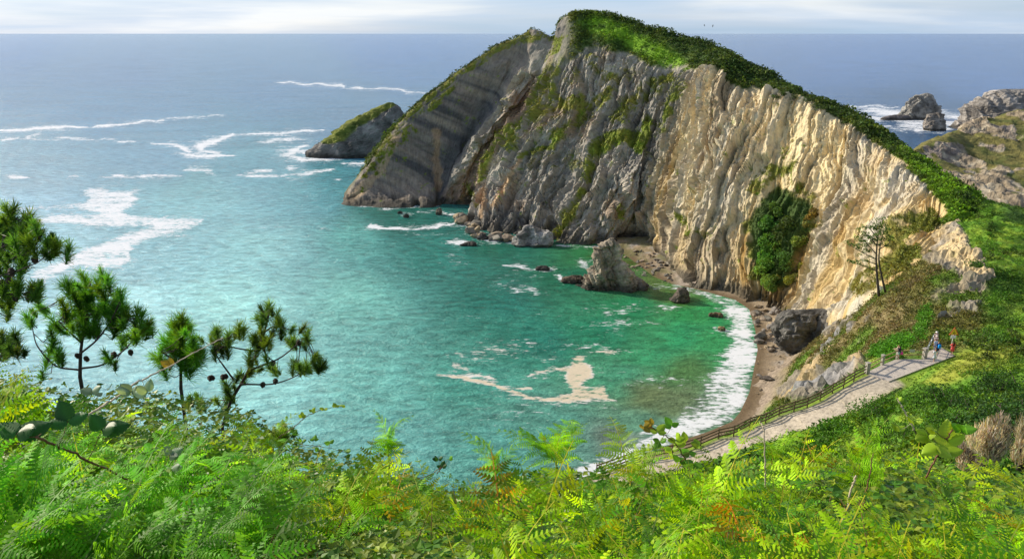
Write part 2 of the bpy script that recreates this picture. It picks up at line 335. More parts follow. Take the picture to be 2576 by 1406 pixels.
    swan = [(1439,899),(1450,892),(1476,892),(1470,905),(1490,930),(1491,948),(1461,968),(1482,975),(1522,966),(1526,984),(1550,1011),(1497,1006),(1429,1013),(1368,1011),(1325,998),(1375,998),(1432,989),(1439,982),(1425,966),(1418,945),(1425,936),(1396,932),(1332,946),(1332,941),(1375,925),(1432,922)]
    k = np.maximum(1.02 * poly_soft(ux, uy, swan, 9), .48 * poly_soft(wx, wy, swan, 30)); fo = np.maximum(fo, k); cream = np.maximum(cream, k)
    # surf on the beach
    poly = [p for p in WATER if p[0] > 1285 and p[1] > 712] + [(1300,1310)] + SURF[::-1]
    sd = shore_sd(V[:, 0], V[:, 1]); near = ss(-16, -1, sd) * (py > 712)
    k = poly_soft(wx, wy, poly, 26); fo = np.maximum(fo, k * (.44 + .46 * near))
    # water round the rocks of the far cove and the sea stacks on the right
    far = poly_soft(wx, wy, [(2130,272),(2200,268),(2300,278),(2440,284),(2600,296),(2600,330),(2440,318),(2370,333),(2300,330),(2220,300)], 12)
    fo = np.maximum(fo, far * (.62 + .4 * ss(-.2, .3, fbm(np.stack([V[:, 0] * .03, V[:, 1] * .012, V[:, 0] * 0], -1), 4, 31))))
    for pts, w, st in [([(2120,268),(2200,268),(2260,272)],7,.9),([(2160,290),(2230,300),(2300,304)],22,.9),([(2260,322),(2330,328),(2390,326)],14,1.0),([(2400,296),(2440,300),(2470,306)],20,1.0),([(2190,318),(2240,322),(2280,332)],10,.75),([(2200,342),(2260,352)],9,.7),([(2360,282),(2420,286)],7,.7)]:
        fo = np.maximum(fo, line(pts, w, st))
    # scattered small whitecaps / streaks
    sp = fbm(np.stack([V[:, 0] * .03, V[:, 1] * .05, V[:, 0] * 0], -1), 3, 41); fo = np.maximum(fo, .20 * ss(.34, .6, sp) * (py > 560))
    col = mixc(col, (.05, .1, .1), 0 * fo)
    sh = ss(.25, .75, fo) * (1 - ss(.8, 1.1, fo))
    col = mixc(col, np.clip(col.mean(0) * .8 + .08, 0, 1), sh * .15)
    m, nt, out = new_mat('sea water'); b = N(nt, 'ShaderNodeBsdfPrincipled', ins={'Roughness': .2, 'IOR': 1.33, 'Specular IOR Level': .2})
    ac = N(nt, 'ShaderNodeAttribute', attribute_name='col'); af = N(nt, 'ShaderNodeAttribute', attribute_name='foam'); acr = N(nt, 'ShaderNodeAttribute', attribute_name='cream')
    tc = N(nt, 'ShaderNodeTexCoord')
    def nz(scale, det, sx=1.0, sy=1.0, rot=0.0, rough=.6):
        mp = N(nt, 'ShaderNodeMapping'); mp.inputs['Scale'].default_value = (sx, sy, 1); mp.inputs['Rotation'].default_value = (0, 0, rot); nt.links.new(tc.outputs['Object'], mp.inputs[0])
        t = N(nt, 'ShaderNodeTexNoise', ins={'Scale': scale, 'Detail': det, 'Roughness': rough}); nt.links.new(mp.outputs[0], t.inputs['Vector']); return t.outputs[0]
    w1 = nz(.34, 6.0, .5, 1.0, .35, .66); w2 = nz(.028, 4.0, .45, 1.0, .2); w3 = nz(.9, 4.0, .8, 1.0, .3, .7)
    h = mathn(nt, 'ADD', mathn(nt, 'MULTIPLY', w1, 1.0), mathn(nt, 'ADD', mathn(nt, 'MULTIPLY', w2, 3.0), mathn(nt, 'MULTIPLY', w3, .35)))
    bp = N(nt, 'ShaderNodeBump', ins={'Strength': 1.0, 'Distance': 1.5}); nt.links.new(h, bp.inputs['Height']); nt.links.new(bp.outputs[0], b.inputs['Normal'])
    dk = ramp(nt, mathn(nt, 'ADD', mathn(nt, 'MULTIPLY', w1, .85), mathn(nt, 'MULTIPLY', w2, .15)), [(.36, .64), (.5, 1.0), (.64, 1.36)])  # ripple shading multiplied into the water colour
    nt.links.new(mulcol(nt, ac.outputs['Color'], dk), b.inputs['Base Color'])
    n1 = nz(.8, 8.0, .45, 1.0, .5, .72); n2 = nz(.10, 6.0, .35, 1.0, .3, .65)
    ff = mathn(nt, 'ADD', af.outputs['Fac'], mathn(nt, 'ADD', mathn(nt, 'MULTIPLY', mathn(nt, 'SUBTRACT', n1, .5), 3.4), mathn(nt, 'MULTIPLY', mathn(nt, 'SUBTRACT', n2, .5), 2.2)))
    fm = N(nt, 'ShaderNodeMapRange', interpolation_type='SMOOTHSTEP'); fm.inputs[1].default_value = .42; fm.inputs[2].default_value = .92; nt.links.new(ff, fm.inputs[0])
    fd = N(nt, 'ShaderNodeBsdfPrincipled', ins={'Roughness': .9, 'Specular IOR Level': .1}); nt.links.new(mixcol(nt, acr.outputs['Fac'], (.72, .74, .78), (.62, .53, .40)), fd.inputs['Base Color'])
    bp2 = N(nt, 'ShaderNodeBump', ins={'Strength': .5, 'Distance': .6}); nt.links.new(n1, bp2.inputs['Height']); nt.links.new(bp2.outputs[0], fd.inputs['Normal'])
    gate = mathn(nt, 'MULTIPLY', fm.outputs[0], mathn(nt, 'MULTIPLY', af.outputs['Fac'], 8.0, True)); mx = N(nt, 'ShaderNodeMixShader')
    nt.links.new(gate, mx.inputs[0]); nt.links.new(b.outputs[0], mx.inputs[1]); nt.links.new(fd.outputs[0], mx.inputs[2]); nt.links.new(mx.outputs[0], out.inputs[0])
    o = mk('sea', V, grid_faces(nu, nv)[:, ::-1], m, None, col, True, {'foam': np.clip(fo, 0, 1.3), 'cream': np.clip(cream, 0, 1)})
    tag(o, kind='structure')
sea()

def beach():
    xs = np.arange(1500, 2130, 2.6); ys = np.arange(606, 1330, 2.6); PX, PY = np.meshgrid(xs, ys, indexing='ij'); nu, nv = PX.shape
    px, py = PX.ravel(), PY.ravel(); V = atZ(px, py, 0.0); sd = shore_sd(V[:, 0], V[:, 1])
    P = np.stack([V[:, 0], V[:, 1], 0 * px], -1); n = fbm(P * .25, 4, 51); n2 = fbm(P * 1.2, 3, 52)
    cob = (py < 720) * 1.0
    V[:, 2] = np.clip(.085 * sd, -2, 3.2) + .03 * ss(0, .4, sd) + ss(0, 2, sd) * (.12 * n + .06 * n2) + ss(0, 3, sd) * cob * (.35 * rdg(P * .5, 3, 53) - .1)
    wet = 1 - ss(.5, 5.5, sd + 1.2 * n)
    col = mixc(np.tile([.30, .235, .16], (len(px), 1)) * (1 + .3 * n2 + .2 * n)[:, None], (.14, .098, .055), wet)
    peb = ss(.05, .3, fbm(P * .35 + 9, 4, 54)) * ss(3, 8, sd); col = mixc(col, (.33, .32, .31), peb * .7)
    col = mixc(col, (.12, .12, .045), cob * .75 * ss(-.3, .3, n)); col = mixc(col, (.36, .30, .24), cob * ss(1, 2, (px - 1640) / 40))
    o = mk('beach', V, grid_faces(nu, nv)[:, ::-1], M_SAND, None, col, True); tag(o, kind='structure')
beach()
# ------------------------------------------------------------------ lofted cliffs
def hermite(C, t, ts):
    """C (n,...) at parameters t, sampled at ts - monotone-ish cubic"""
    C = np.asarray(C, float); d = np.diff(C, axis=0) / np.diff(t).reshape(-1, *([1] * (C.ndim - 1)))
    m = np.empty_like(C); m[0] = d[0]; m[-1] = d[-1]
    w = np.diff(t).reshape(-1, *([1] * (C.ndim - 1)))
    m[1:-1] = .85 * (d[:-1] * w[1:] + d[1:] * w[:-1]) / (w[1:] + w[:-1])
    k = np.clip(np.searchsorted(t, ts, 'right') - 1, 0, len(t) - 2); h = (t[k + 1] - t[k]); u = (ts - t[k]) / h
    sh = (-1,) + (1,) * (C.ndim - 1); u = u.reshape(sh); h = h.reshape(sh)
    return (2*u**3-3*u**2+1)*C[k] + (u**3-2*u**2+u)*h*m[k] + (-2*u**3+3*u**2)*C[k+1] + (u**3-u**2)*h*m[k+1]
def gnormal(G):
    a = np.gradient(G, axis=0); b = np.gradient(G, axis=1); n = np.cross(a, b); return n / (np.linalg.norm(n, axis=-1, keepdims=True) + 1e-9)

def saw(x, seed=0, sharp=.86):
    f = np.floor(x); r = x - f; h = _h(f.astype(np.int64).astype(np.uint32), np.zeros(len(x), np.uint32), np.zeros(len(x), np.uint32), seed)
    return (r * (1 - ss(sharp, 1, r)) - .4) * (.35 + 1.1 * h)
# each station: foot (px,py), then points (px,py,Y) up to the ridge
ST = [
 [(858,514),(860,511,391),(862,509,391.5),(863,507,392),(864,505,392.5),(866,503,394)],
 [(880,518),(880,506,391),(880,500,392),(880,494,393),(881,489,394),(882,484,397)],
 [(915,521),(912,490,392),(910,474,394),(909,460,396),(908,450,398),(907,442,402)],
 [(960,523),(955,480,393),(951,448,397),(948,420,400),(946,402,402),(944,386,407)],
 [(1010,523),(1010,470,394),(1009,410,399),(1008,360,402),(1007,330,405),(1006,306,410)],
 [(1050,523),(1058,450,395),(1068,370,401),(1078,300,405),(1084,262,408),(1088,233,413)],
 [(1085,522),(1100,440,398),(1120,350,404),(1142,260,408),(1154,212,410),(1162,176,414)],
 [(1104,518),(1130,430,401),(1165,330,407),(1205,230,411),(1226,172,412),(1240,124,415)],
 [(1112,514),(1150,420,404),(1200,320,409),(1255,225,412),(1298,145,412),(1322,84,413)],
 [(1118,514),(1136,455,388),(1192,360,394),(1258,262,400),(1318,170,404),(1352,77,410)],
 [(1150,515),(1172,455,386),(1212,365,390),(1268,268,396),(1330,178,401),(1386,94,408)],
 [(1172,520),(1192,452,388),(1232,372,392),(1288,285,397),(1348,190,400),(1398,94,406)],
 [(1178,542),(1202,458,374),(1240,385,378),(1322,290,384),(1366,190,388),(1407,52,392)],
 [(1205,572),(1232,480,360),(1278,392,366),(1345,292,374),(1388,180,380),(1428,42,388)],
 [(1250,588),(1278,490,348),(1318,396,356),(1376,296,364),(1416,168,372),(1452,33,384)],
 [(1310,590),(1330,500,340),(1368,400,351),(1426,300,359),(1462,150,370),(1490,31,382)],
 [(1370,600),(1392,520,333),(1440,404,344),(1490,300,352),(1526,130,364),(1545,40,378)],
 [(1396,608),(1428,540,320),(1484,420,332),(1530,318,343),(1574,150,358),(1602,60,372)],
 [(1440,614),(1462,540,318),(1512,430,328),(1560,325,338),(1606,158,353),(1645,72,366)],
 [(1520,616),(1532,530,314),(1564,430,322),(1606,330,332),(1644,172,346),(1696,88,360)],
 [(1590,612),(1592,535,316),(1616,435,322),(1652,330,328),(1690,182,340),(1748,102,354)],
 [(1628,620),(1628,545,312),(1648,440,316),(1684,325,321),(1726,188,331),(1790,116,346)],
 [(1660,640),(1668,555,298),(1696,445,303),(1730,320,311),(1768,180,321),(1830,134,340)],
 [(1700,680),(1712,575,278),(1742,450,286),(1780,322,297),(1806,180,311),(1868,152,333)],
 [(1742,716),(1758,605,266),(1792,465,275),(1828,345,286),(1862,224,301),(1908,178,327)],
 [(1792,730),(1804,620,260),(1834,480,270),(1866,358,281),(1906,232,296),(1944,198,322)],
 [(1846,742),(1856,645,253),(1880,510,262),(1912,380,273),(1956,240,288),(1990,224,312)],
 [(1892,768),(1902,685,243),(1928,545,252),(1960,405,263),(2006,256,280),(2034,246,298)],
 [(1935,778),(1955,705,236),(1986,565,245),(2020,430,255),(2066,284,270),(2088,268,286)],
 [(1985,800),(2014,720,226),(2050,590,234),(2086,455,244),(2130,318,258),(2158,302,272)],
 [(2030,810),(2064,725,214),(2110,610,220),(2156,490,230),(2206,368,242),(2230,348,254)],
 [(2090,800),(2128,730,196),(2170,645,199),(2216,530,207),(2270,418,220),(2300,398,232)],
 [(2150,770),(2188,700,176),(2232,640,178),(2282,555,186),(2334,474,198),(2368,446,210)],
 [(2230,730),(2262,680,160),(2300,625,164),(2334,578,170),(2370,528,180),(2430,484,192)],
 [(2330,706),(2344,670,150),(2364,625,154),(2384,590,160),(2404,556,168),(2500,525,178)],
]
def build_headland():
    nS = len(ST); K = 9; C = np.zeros((nS, K, 3)); zfoot = [0] * nS
    zf = {22: .5, 23: 1.0, 24: 1.0, 29: 2.0}
    for i, s in enumerate(ST):
        if i == 30: C[i, 1] = atY(*s[0], 208)
        elif i == 29: C[i, 1] = atY(*s[0], 222)
        elif i == 31: C[i, 1] = atY(*s[0], 190)
        elif i == 32: C[i, 1] = atY(*s[0], 170)
        elif i == 33: C[i, 1] = atY(*s[0], 152)
        elif i == 34: C[i, 1] = atY(*s[0], 142)
        else: C[i, 1] = atZ(*s[0], zf.get(i, 0.0))
        C[i, 0] = C[i, 1] + np.array([-1.0, -1.5, 0]) * .6; C[i, 0, 2] = C[i, 1, 2] - (4 if i < 29 else 8)
        for k in range(1, 6): C[i, k + 1] = atY(*s[k]) - np.array([0, 0, 4.5 if i == 34 else 0])
        e = i / (nS - 1); ang = math.radians(lerp(128, 20, ss(.1, .8, e))); d = np.array([math.cos(ang), math.sin(ang), 0])
        top = C[i, 6]; h = top[2]
        C[i, 7] = top + d * (10 + .15 * h) + np.array([0, 0, -(6 + .12 * h)]); C[i, 8] = top + d * (16 + h * .9); C[i, 8, 2] = -4
    # parameters
    tu = np.concatenate([[0], np.cumsum(np.maximum(np.linalg.norm(np.diff(C[:, 1:6].mean(1), axis=0), axis=1), 2.0))])
    us = np.concatenate([np.linspace(tu[k], tu[k+1], max(6, int((tu[k+1] - tu[k]) / .42)) + 1)[:-1] for k in range(nS - 1)] + [[tu[-1]]])
    tv = np.arange(K, dtype=float); cnt = [4, 46, 46, 46, 46, 34, 14, 10]
    vs = np.concatenate([np.linspace(k, k + 1, cnt[k] + 1)[:-1] for k in range(K - 1)] + [[K - 1.0]])
    G = hermite(C, tu, us); G = np.swapaxes(hermite(np.swapaxes(G, 0, 1), tv, vs), 0, 1)
    nu, nv = G.shape[:2]; si = np.interp(us, tu, np.arange(nS))
    S = np.repeat(si[:, None], nv, 1).ravel(); Vv = np.repeat(vs[None], nu, 0).ravel(); U = np.repeat(us[:, None], nv, 1).ravel()
    P = G.reshape(-1, 3).copy(); nr = gnormal(G).reshape(-1, 3)
    px, py = proj(P); px += 7 * fbm(P * .12, 3, 61); py += 7 * fbm(P * .12, 3, 62)
    H = P[:, 2]; Z0 = 0 * U
    # regions (soft)
    pale = ss(20.7, 22.2, S + .35 * fbm(P * .08, 3, 63) + (py - 420) / 420 * .5)
    slab = 1 - ss(8.4, 9.6, S)                       # the left fin
    soft = ss(29.0, 31.5, S)                          # smooth yellow slab at right
    face = ss(.9, 1.3, Vv) * (1 - ss(5.0, 5.35, Vv))
    # --- displacement
    tilt = U - .01 * H + 2.6 * fbm(P * .05, 3, 70) + .35 * fbm(P * .25, 3, 69)                               # strata co-ordinate of the pale curtain (beds lean)
    ribA = rdg(np.stack([tilt * .062, H * .010, Z0], -1), 2, 71); ribB = rdg(np.stack([tilt * .21, H * .018, Z0], -1), 3, 72); ribC = rdg(np.stack([tilt * .6, H * .05, Z0], -1), 3, 73)
    p1, p2, pv = cells(np.stack([tilt * .22, H * .06, P[:, 1] * .02], -1) + .2 * fbm(P * .1, 2, 53)[:, None], 67); q1, q2, qv = cells(np.stack([tilt * .8, H * .09, P[:, 1] * .05], -1), 66)
    md = .45 + 1.0 * ss(-.25, .35, fbm(P * .035 + 2, 3, 54)); wv = fbm(np.stack([tilt * .05, H * .035, Z0], -1), 4, 60) * 1.9; wb = fbm(P * .16, 4, 59)
    d_p = 1.8 * ribA + .5 * ribB + 3.0 * saw(tilt * .075 + wv, 1) + md * (2.1 * saw(tilt * .21 + 1.6 * wv + .35 * wb, 2) + 1.2 * saw(tilt * .62 + 3 * wv + .8 * wb, 3, .75)) + 1.5 * (pv - .5) + .9 * (qv - .5) + .6 * fbm(P * .35, 5, 74) + 1.5 * fbm(P * .08, 3, 68)
    w3 = np.stack([(U - .14 * H), H * .45, P[:, 1] * .6], -1); c1, c2, cv = cells(w3 * .11 + .22 * fbm(P * .06, 2, 75)[:, None], 76); e1, e2, ev = cells(w3 * .33 + .15 * fbm(P * .2, 2, 65)[:, None], 77); g1, g2, gv = cells(w3 * .95, 64)
    d_g = 5.5 * fbm(P * .04, 3, 78) + 4.2 * (cv - .5) + 2.2 * (ev - .5) + 1.0 * (gv - .5) + 3.0 * saw(w3[:, 0] * .06 + 1.2 * fbm(P * .03, 3, 58), 4) + 1.7 * saw(w3[:, 0] * .19 + .8 * fbm(P * .1, 3, 57), 5) + 1.2 * rdg(w3 * np.array([.10, .06, .08]), 5, 79) + .6 * fbm(P * .6, 3, 80)
    lam = U * .35 + H * .94
    d_s = 1.3 * fbm(np.stack([lam * .26, U * .02, Z0], -1), 4, 81) + 2.2 * fbm(P * .045, 3, 82) + .8 * rdg(P * .16, 3, 83) + .9 * ss(.25, .6, fbm(np.stack([(U + .25 * H) * .11, H * .015, Z0], -1), 3, 84))
    d = lerp(d_g, d_p * (1 - .45 * soft) + soft * (1.4 * fbm(P * .09, 4, 85) - 2.5 * ss(.15, .4, fbm(P * .055 + 3, 2, 86))), pale); d = lerp(d, d_s, slab)
    top = ss(4.85, 5.25, Vv); d = lerp(d, 1.1 * fbm(P * .12, 3, 87) + .5 * fbm(P * .5, 2, 88), top)
    d *= ss(.0, .8, S) * (1 - .75 * ss(33.2, 34, S)) * lerp(.35, 1, ss(.8, 1.5, Vv)); d *= lerp(1, .3, ss(6.4, 8, Vv))
    # carved features: sea arch hole, caves and hollows at the foot (px ellipses)
    for (x, y, rx, ry, dep) in [(1050,512,9,16,-7),(1600,590,36,26,-7),(1728,690,15,34,-6),(1470,470,26,60,-3),(1395,575,16,40,-5),(1945,470,32,60,-3.0),(2150,470,60,42,-3.2),(1925,735,20,40,-2.5),(1560,520,60,70,1.2),(1106,500,8,50,-3),(1325,130,14,50,-2),(2020,250,40,60,1)]:
        d += dep * np.exp(-(((px - x) / rx) ** 2 + ((py - y) / ry) ** 2)) * face
    P += nr * d[:, None]
    G2 = P.reshape(nu, nv, 3); nr2 = gnormal(G2).reshape(-1, 3); px, py = proj(P); qx = px + 12 * fbm(P * .2, 4, 91); qy = py + 12 * fbm(P * .2, 4, 92); H = P[:, 2]
    # --- rock colour
    n1 = fbm(P * .05, 4, 101); n2 = fbm(P * .3, 4, 102); n3 = fbm(P * 1.1, 2, 103)
    grey = np.tile([.27, .245, .21], (len(P), 1)); grey = mixc(grey, (.37, .335, .28), ss(.05, .5, n1 + .4 * n2)); grey = mixc(grey, (.14, .13, .12), ss(.08, .5, -n1 + .5 * n2))
    grey = mixc(grey, (.30, .22, .15), ss(.15, .5, fbm(P * .07 + 5, 3, 104)) * .7)
    bands = fbm(np.stack([tilt * .12, H * .012, Z0], -1), 3, 105); b2 = fbm(np.stack([tilt * .5, H * .03, Z0], -1), 3, 106)
    pc = np.tile([.62, .505, .30], (len(P), 1)); pc = mixc(pc, (.58, .485, .325), ss(.0, .4, bands)); pc = mixc(pc, (.40, .27, .10), ss(.12, .45, -bands + .3 * b2)); pc = mixc(pc, (.22, .18, .13), ss(.2, .45, b2) * .5)
    pc = mixc(pc, (.29, .30, .31), ss(.3, .5, fbm(np.stack([tilt * .09 + 7, H * .01, Z0], -1), 3, 107)) * .35)
    sy = np.tile([.58, .43, .20], (len(P), 1)); sy = mixc(sy, (.50, .30, .085), ss(.18, .5, fbm(P * .09 + 2, 3, 108))); sy = mixc(sy, (.50, .46, .38), ss(.1, .5, n1)); pc = mixc(pc, sy, soft * .85)
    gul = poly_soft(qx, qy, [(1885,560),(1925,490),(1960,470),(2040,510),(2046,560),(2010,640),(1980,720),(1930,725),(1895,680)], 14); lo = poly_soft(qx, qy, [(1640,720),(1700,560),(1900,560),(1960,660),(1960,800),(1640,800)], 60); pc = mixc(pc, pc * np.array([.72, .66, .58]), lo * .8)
    sc = np.tile([.20, .172, .148], (len(P), 1)); ln = fbm(np.stack([lam * .4, U * .02, Z0], -1), 3, 109); sc = mixc(sc, (.26, .215, .175), ss(.0, .5, ln)); sc = mixc(sc, (.08, .076, .078), ss(.1, .5, -ln)); sc = mixc(sc, (.085, .085, .09), poly_soft(qx, qy, [(1080,522),(1110,380),(1230,250),(1270,260),(1150,420),(1112,520)], 26) * .75)  # dark strip along the gully paints its overhung shade
    red = poly_soft(qx, qy, [(1120,490),(1210,375),(1275,275),(1345,190),(1350,240),(1280,330),(1205,450),(1165,510)], 14); 
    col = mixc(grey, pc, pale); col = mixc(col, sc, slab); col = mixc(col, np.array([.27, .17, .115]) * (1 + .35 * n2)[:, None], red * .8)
    for pts, w, c in [([(1095,330),(1100,470)],14,(.30,.20,.12)),([(1235,520),(1265,480),(1290,420),(1310,400)],9,(.50,.33,.19)),([(1200,500),(1215,470),(1215,540)],9,(.42,.26,.14)),([(1160,520),(1176,470)],9,(.42,.28,.15)),([(880,500),(950,440),(1000,340)],16,(.40,.29,.18)),([(1500,470),(1500,560)],26,(.34,.30,.25)),([(1580,470),(1590,560)],40,(.38,.33,.27))]:  # orange streaks on the central ribs paint their sunlit faces
        dd, _ = seg_dist(qx, qy, pts); col = mixc(col, c, (1 - ss(.4 * w, w, dd)) * .8)
    # dark tidal band
    tb = 1 - ss(1.2, 5.0, H + 2 * n2); col = mixc(col, (.06, .055, .045), tb * .85 * (S < 28.9))
    col *= (1 + .18 * n2 + .12 * n3)[:, None]
    # --- vegetation on the rock
    veg = ss(4.96, 5.12, Vv + .12 * n2 + .05 * n3 + .30 * np.minimum(0, fbm(P * .1, 3, 56)) * (Vv < 5.4)) * ss(13.2, 15.5, S + 1.2 * (Vv - 5) + .8 * n1)
    veg = np.maximum(veg, ss(6.02, 6.3, Vv) * ss(1, 4, S))
    ledge = np.zeros(len(P)); bright = np.zeros(len(P))
    for pts, w, st, br in [
        ([(950,390),(1010,310),(1090,236),(1165,180),(1240,128),(1325,84)],15,.66,.1),([(1010,330),(1090,262),(1150,215)],14,.5,.25),([(930,440),(985,372),(1040,330)],18,.5,.35),([(1300,100),(1370,90),(1398,110)],16,.6,.1),
        ([(1400,120),(1370,200),(1336,280)],20,.75,.3),([(1416,90),(1400,180),(1380,260)],12,.6,.4),([(1260,345),(1230,390),(1205,440)],14,.7,.6),([(1255,335),(1300,310),(1340,318)],20,.6,.5),
        ([(1425,320),(1390,366),(1330,386),(1306,396)],9,.95,.85),([(1340,290),(1400,260),(1470,262)],26,.55,.3),([(1400,340),(1470,290),(1530,230)],22,.6,.4),([(1290,340),(1260,370),(1300,372)],18,.6,.4),
        ([(1500,372),(1560,338),(1610,352)],22,.9,.7),([(1480,410),(1510,370)],16,.7,.6),([(1484,420),(1460,480),(1425,545),(1402,590)],16,.8,.6),([(1630,300),(1622,340),(1606,372)],14,.95,.85),([(1560,300),(1600,250),(1660,210)],26,.62,.35),([(1640,210),(1690,196)],16,.8,.4),([(1540,200),(1590,180)],22,.5,.3),
        ([(1660,330),(1690,260),(1720,210)],16,.6,.25),([(1470,120),(1500,170),(1540,200)],14,.5,.3),([(1900,470),(1940,430),(1990,410)],26,.7,.0),([(1880,560),(1890,640),(1900,690)],20,.6,.1),([(1700,530),(1740,590),(1790,600)],14,.4,.2),
        ([(2240,600),(2290,560),(2330,560)],40,.75,.1),([(2160,720),(2220,680),(2290,640)],36,.8,.15),([(2010,470),(2040,500),(2050,560)],16,.55,.2),([(1560,520),(1590,560)],20,.5,.2),([(1180,470),(1200,520)],8,.5,.3)]:
        dd, _ = seg_dist(qx, qy, pts); k = st * (1 - ss(.35 * w, 1.25 * w, dd)); kk = ss(.34, .66, k + .75 * n2 + .35 * n3); ledge = np.maximum(ledge, kk * face + kk * (Vv >= 5.3)); bright = np.maximum(bright, br * (kk > .3))
    gen = ss(.50, .72, fbm(P * .11 + 4, 4, 111) + .55 * nr2[:, 2]) * (1 - pale) * (1 - .7 * slab) * ss(12, 30, H) * (S > 9)
    ledge = np.maximum(ledge, gen * .8 * face)
    ledge = np.maximum(ledge, ss(.3, .7, gul + .5 * n2) * face); vg = np.maximum(veg, ledge)
    grass = mixc(np.tile([.15, .165, .03], (len(P), 1)), (.22, .19, .05), ss(-.1, .5, n1 + n2)); grass = mixc(grass, (.15, .22, .022), bright * ss(-.3, .4, n2))
    lime = poly_soft(qx, qy, [(1455,60),(1500,42),(1560,62),(1640,100),(1700,140),(1740,176),(1690,184),(1620,145),(1540,100),(1480,75)], 14); lime = np.maximum(lime, poly_soft(qx, qy, [(2240,380),(2320,425),(2400,500),(2440,560),(2400,570),(2330,460)], 22) * 1.0); lime2 = ss(2240, 2330, px + 20 * n2) * (px > 0)
    dark = mixc(np.tile([.045, .085, .018], (len(P), 1)), (.085, .13, .022), ss(-.1, .4, n2)); grass = mixc(grass, (.05, .085, .02), gul); cap = mixc(dark, np.array([.155, .30, .018]), np.maximum(lime * ss(-.8, .1, n2), lime2 * ss(-.5, .3, n2)))
    gcol = mixc(grass, cap, np.clip(veg, 0, 1)); col = mixc(col, gcol * (1 + .25 * n3)[:, None], vg)
    o = mk('headland', P, grid_faces(nu, nv), M_ROCK, None, col, False, None, np.stack([tilt, H], -1)); tag(o, kind='structure')
    return dict(P=P, n=nr2, veg=veg, ledge=ledge, lime=lime, bright=bright, px=px, py=py, S=S, V=Vv, gcol=gcol)
HL = build_headland()
# ------------------------------------------------------------------ leaf clump scatter (numpy)
def rand_rot(n, rng):
    q = rng.normal(size=(n, 4)); q /= np.linalg.norm(q, axis=1)[:, None]; w, x, y, z = q.T
    return np.stack([1-2*(y*y+z*z), 2*(x*y-z*w), 2*(x*z+y*w), 2*(x*y+z*w), 1-2*(x*x+z*z), 2*(y*z-x*w), 2*(x*z-y*w), 2*(y*z+x*w), 1-2*(x*x+y*y)], -1).reshape(n, 3, 3)
LEAF = np.array([[-.5, 0, 0], [0, -.28, .06], [.5, 0, 0], [0, .28, .06]])
def leaves(P, size, col, rng, flat=0.0, stretch=1.0):
    """one leaf-like quad per point. flat 0 = any orientation, 1 = horizontal"""
    n = len(P); R = rand_rot(n, rng)
    if flat > 0:
        az = rng.uniform(0, 2 * PI, n); z = np.zeros(n); c, s = np.cos(az), np.sin(az)
        tx = rng.normal(0, .6 * (1 - flat) + .28, n); ty = rng.normal(0, .6 * (1 - flat) + .28, n)
        X = np.stack([c, s, tx], -1); X /= np.linalg.norm(X, axis=1)[:, None]; Y = np.stack([-s, c, ty], -1); Y -= X * (X * Y).sum(1)[:, None]; Y /= np.linalg.norm(Y, axis=1)[:, None]
        R = np.stack([X, Y, np.cross(X, Y)], -1)
    L = LEAF * np.array([stretch, 1, 1])
    V = np.einsum('nij,kj->nki', R, L) * np.asarray(size).reshape(-1, 1, 1) + P[:, None]
    return V.reshape(-1, 3), np.arange(4 * n).reshape(n, 4), np.repeat(col, 4, 0)
def clumps(P, r, m, lsize, col, rng, hscale=.8, cvar=.3, lift=.35):
    """m leaves in a dome of radius r about each point"""
    n = len(P); r = np.broadcast_to(r, (n,)); u = rng.normal(size=(n, m, 3)); u /= np.linalg.norm(u, axis=2)[..., None]; u[..., 2] = np.abs(u[..., 2]) * 1.1 - .25
    q = P[:, None] + u * (rng.uniform(.45, 1, (n, m)) ** .6 * r[:, None])[..., None] * np.array([1, 1, hscale]); q[..., 2] += lift * r[:, None]
    c = np.repeat(col[:, None], m, 1) * (1 + rng.normal(0, cvar, (n, m)))[..., None]; c = np.clip(c * (1 + rng.normal(0, .06, (n, m, 3))), .004, .9)
    s = np.broadcast_to(np.asarray(lsize), (n,))[:, None] * rng.uniform(.6, 1.35, (n, m))
    return leaves(q.reshape(-1, 3), s.ravel(), c.reshape(-1, 3), rng)
def cat(parts):
    V, Q, C, k = [], [], [], 0
    for v, q, c in parts: V.append(v); Q.append(q + k); C.append(c); k += len(v)
    return np.concatenate(V), np.concatenate(Q), np.concatenate(C)
def vis(P, n=None, m=60):
    px, py = proj(P); k = (px > -m) & (px < 2576 + m) & (py > -m) & (py < 1406 + m)
    if n is not None: k &= ((P - np.array([0, 0, CAM_Z])) * n).sum(1) < 8
    return k

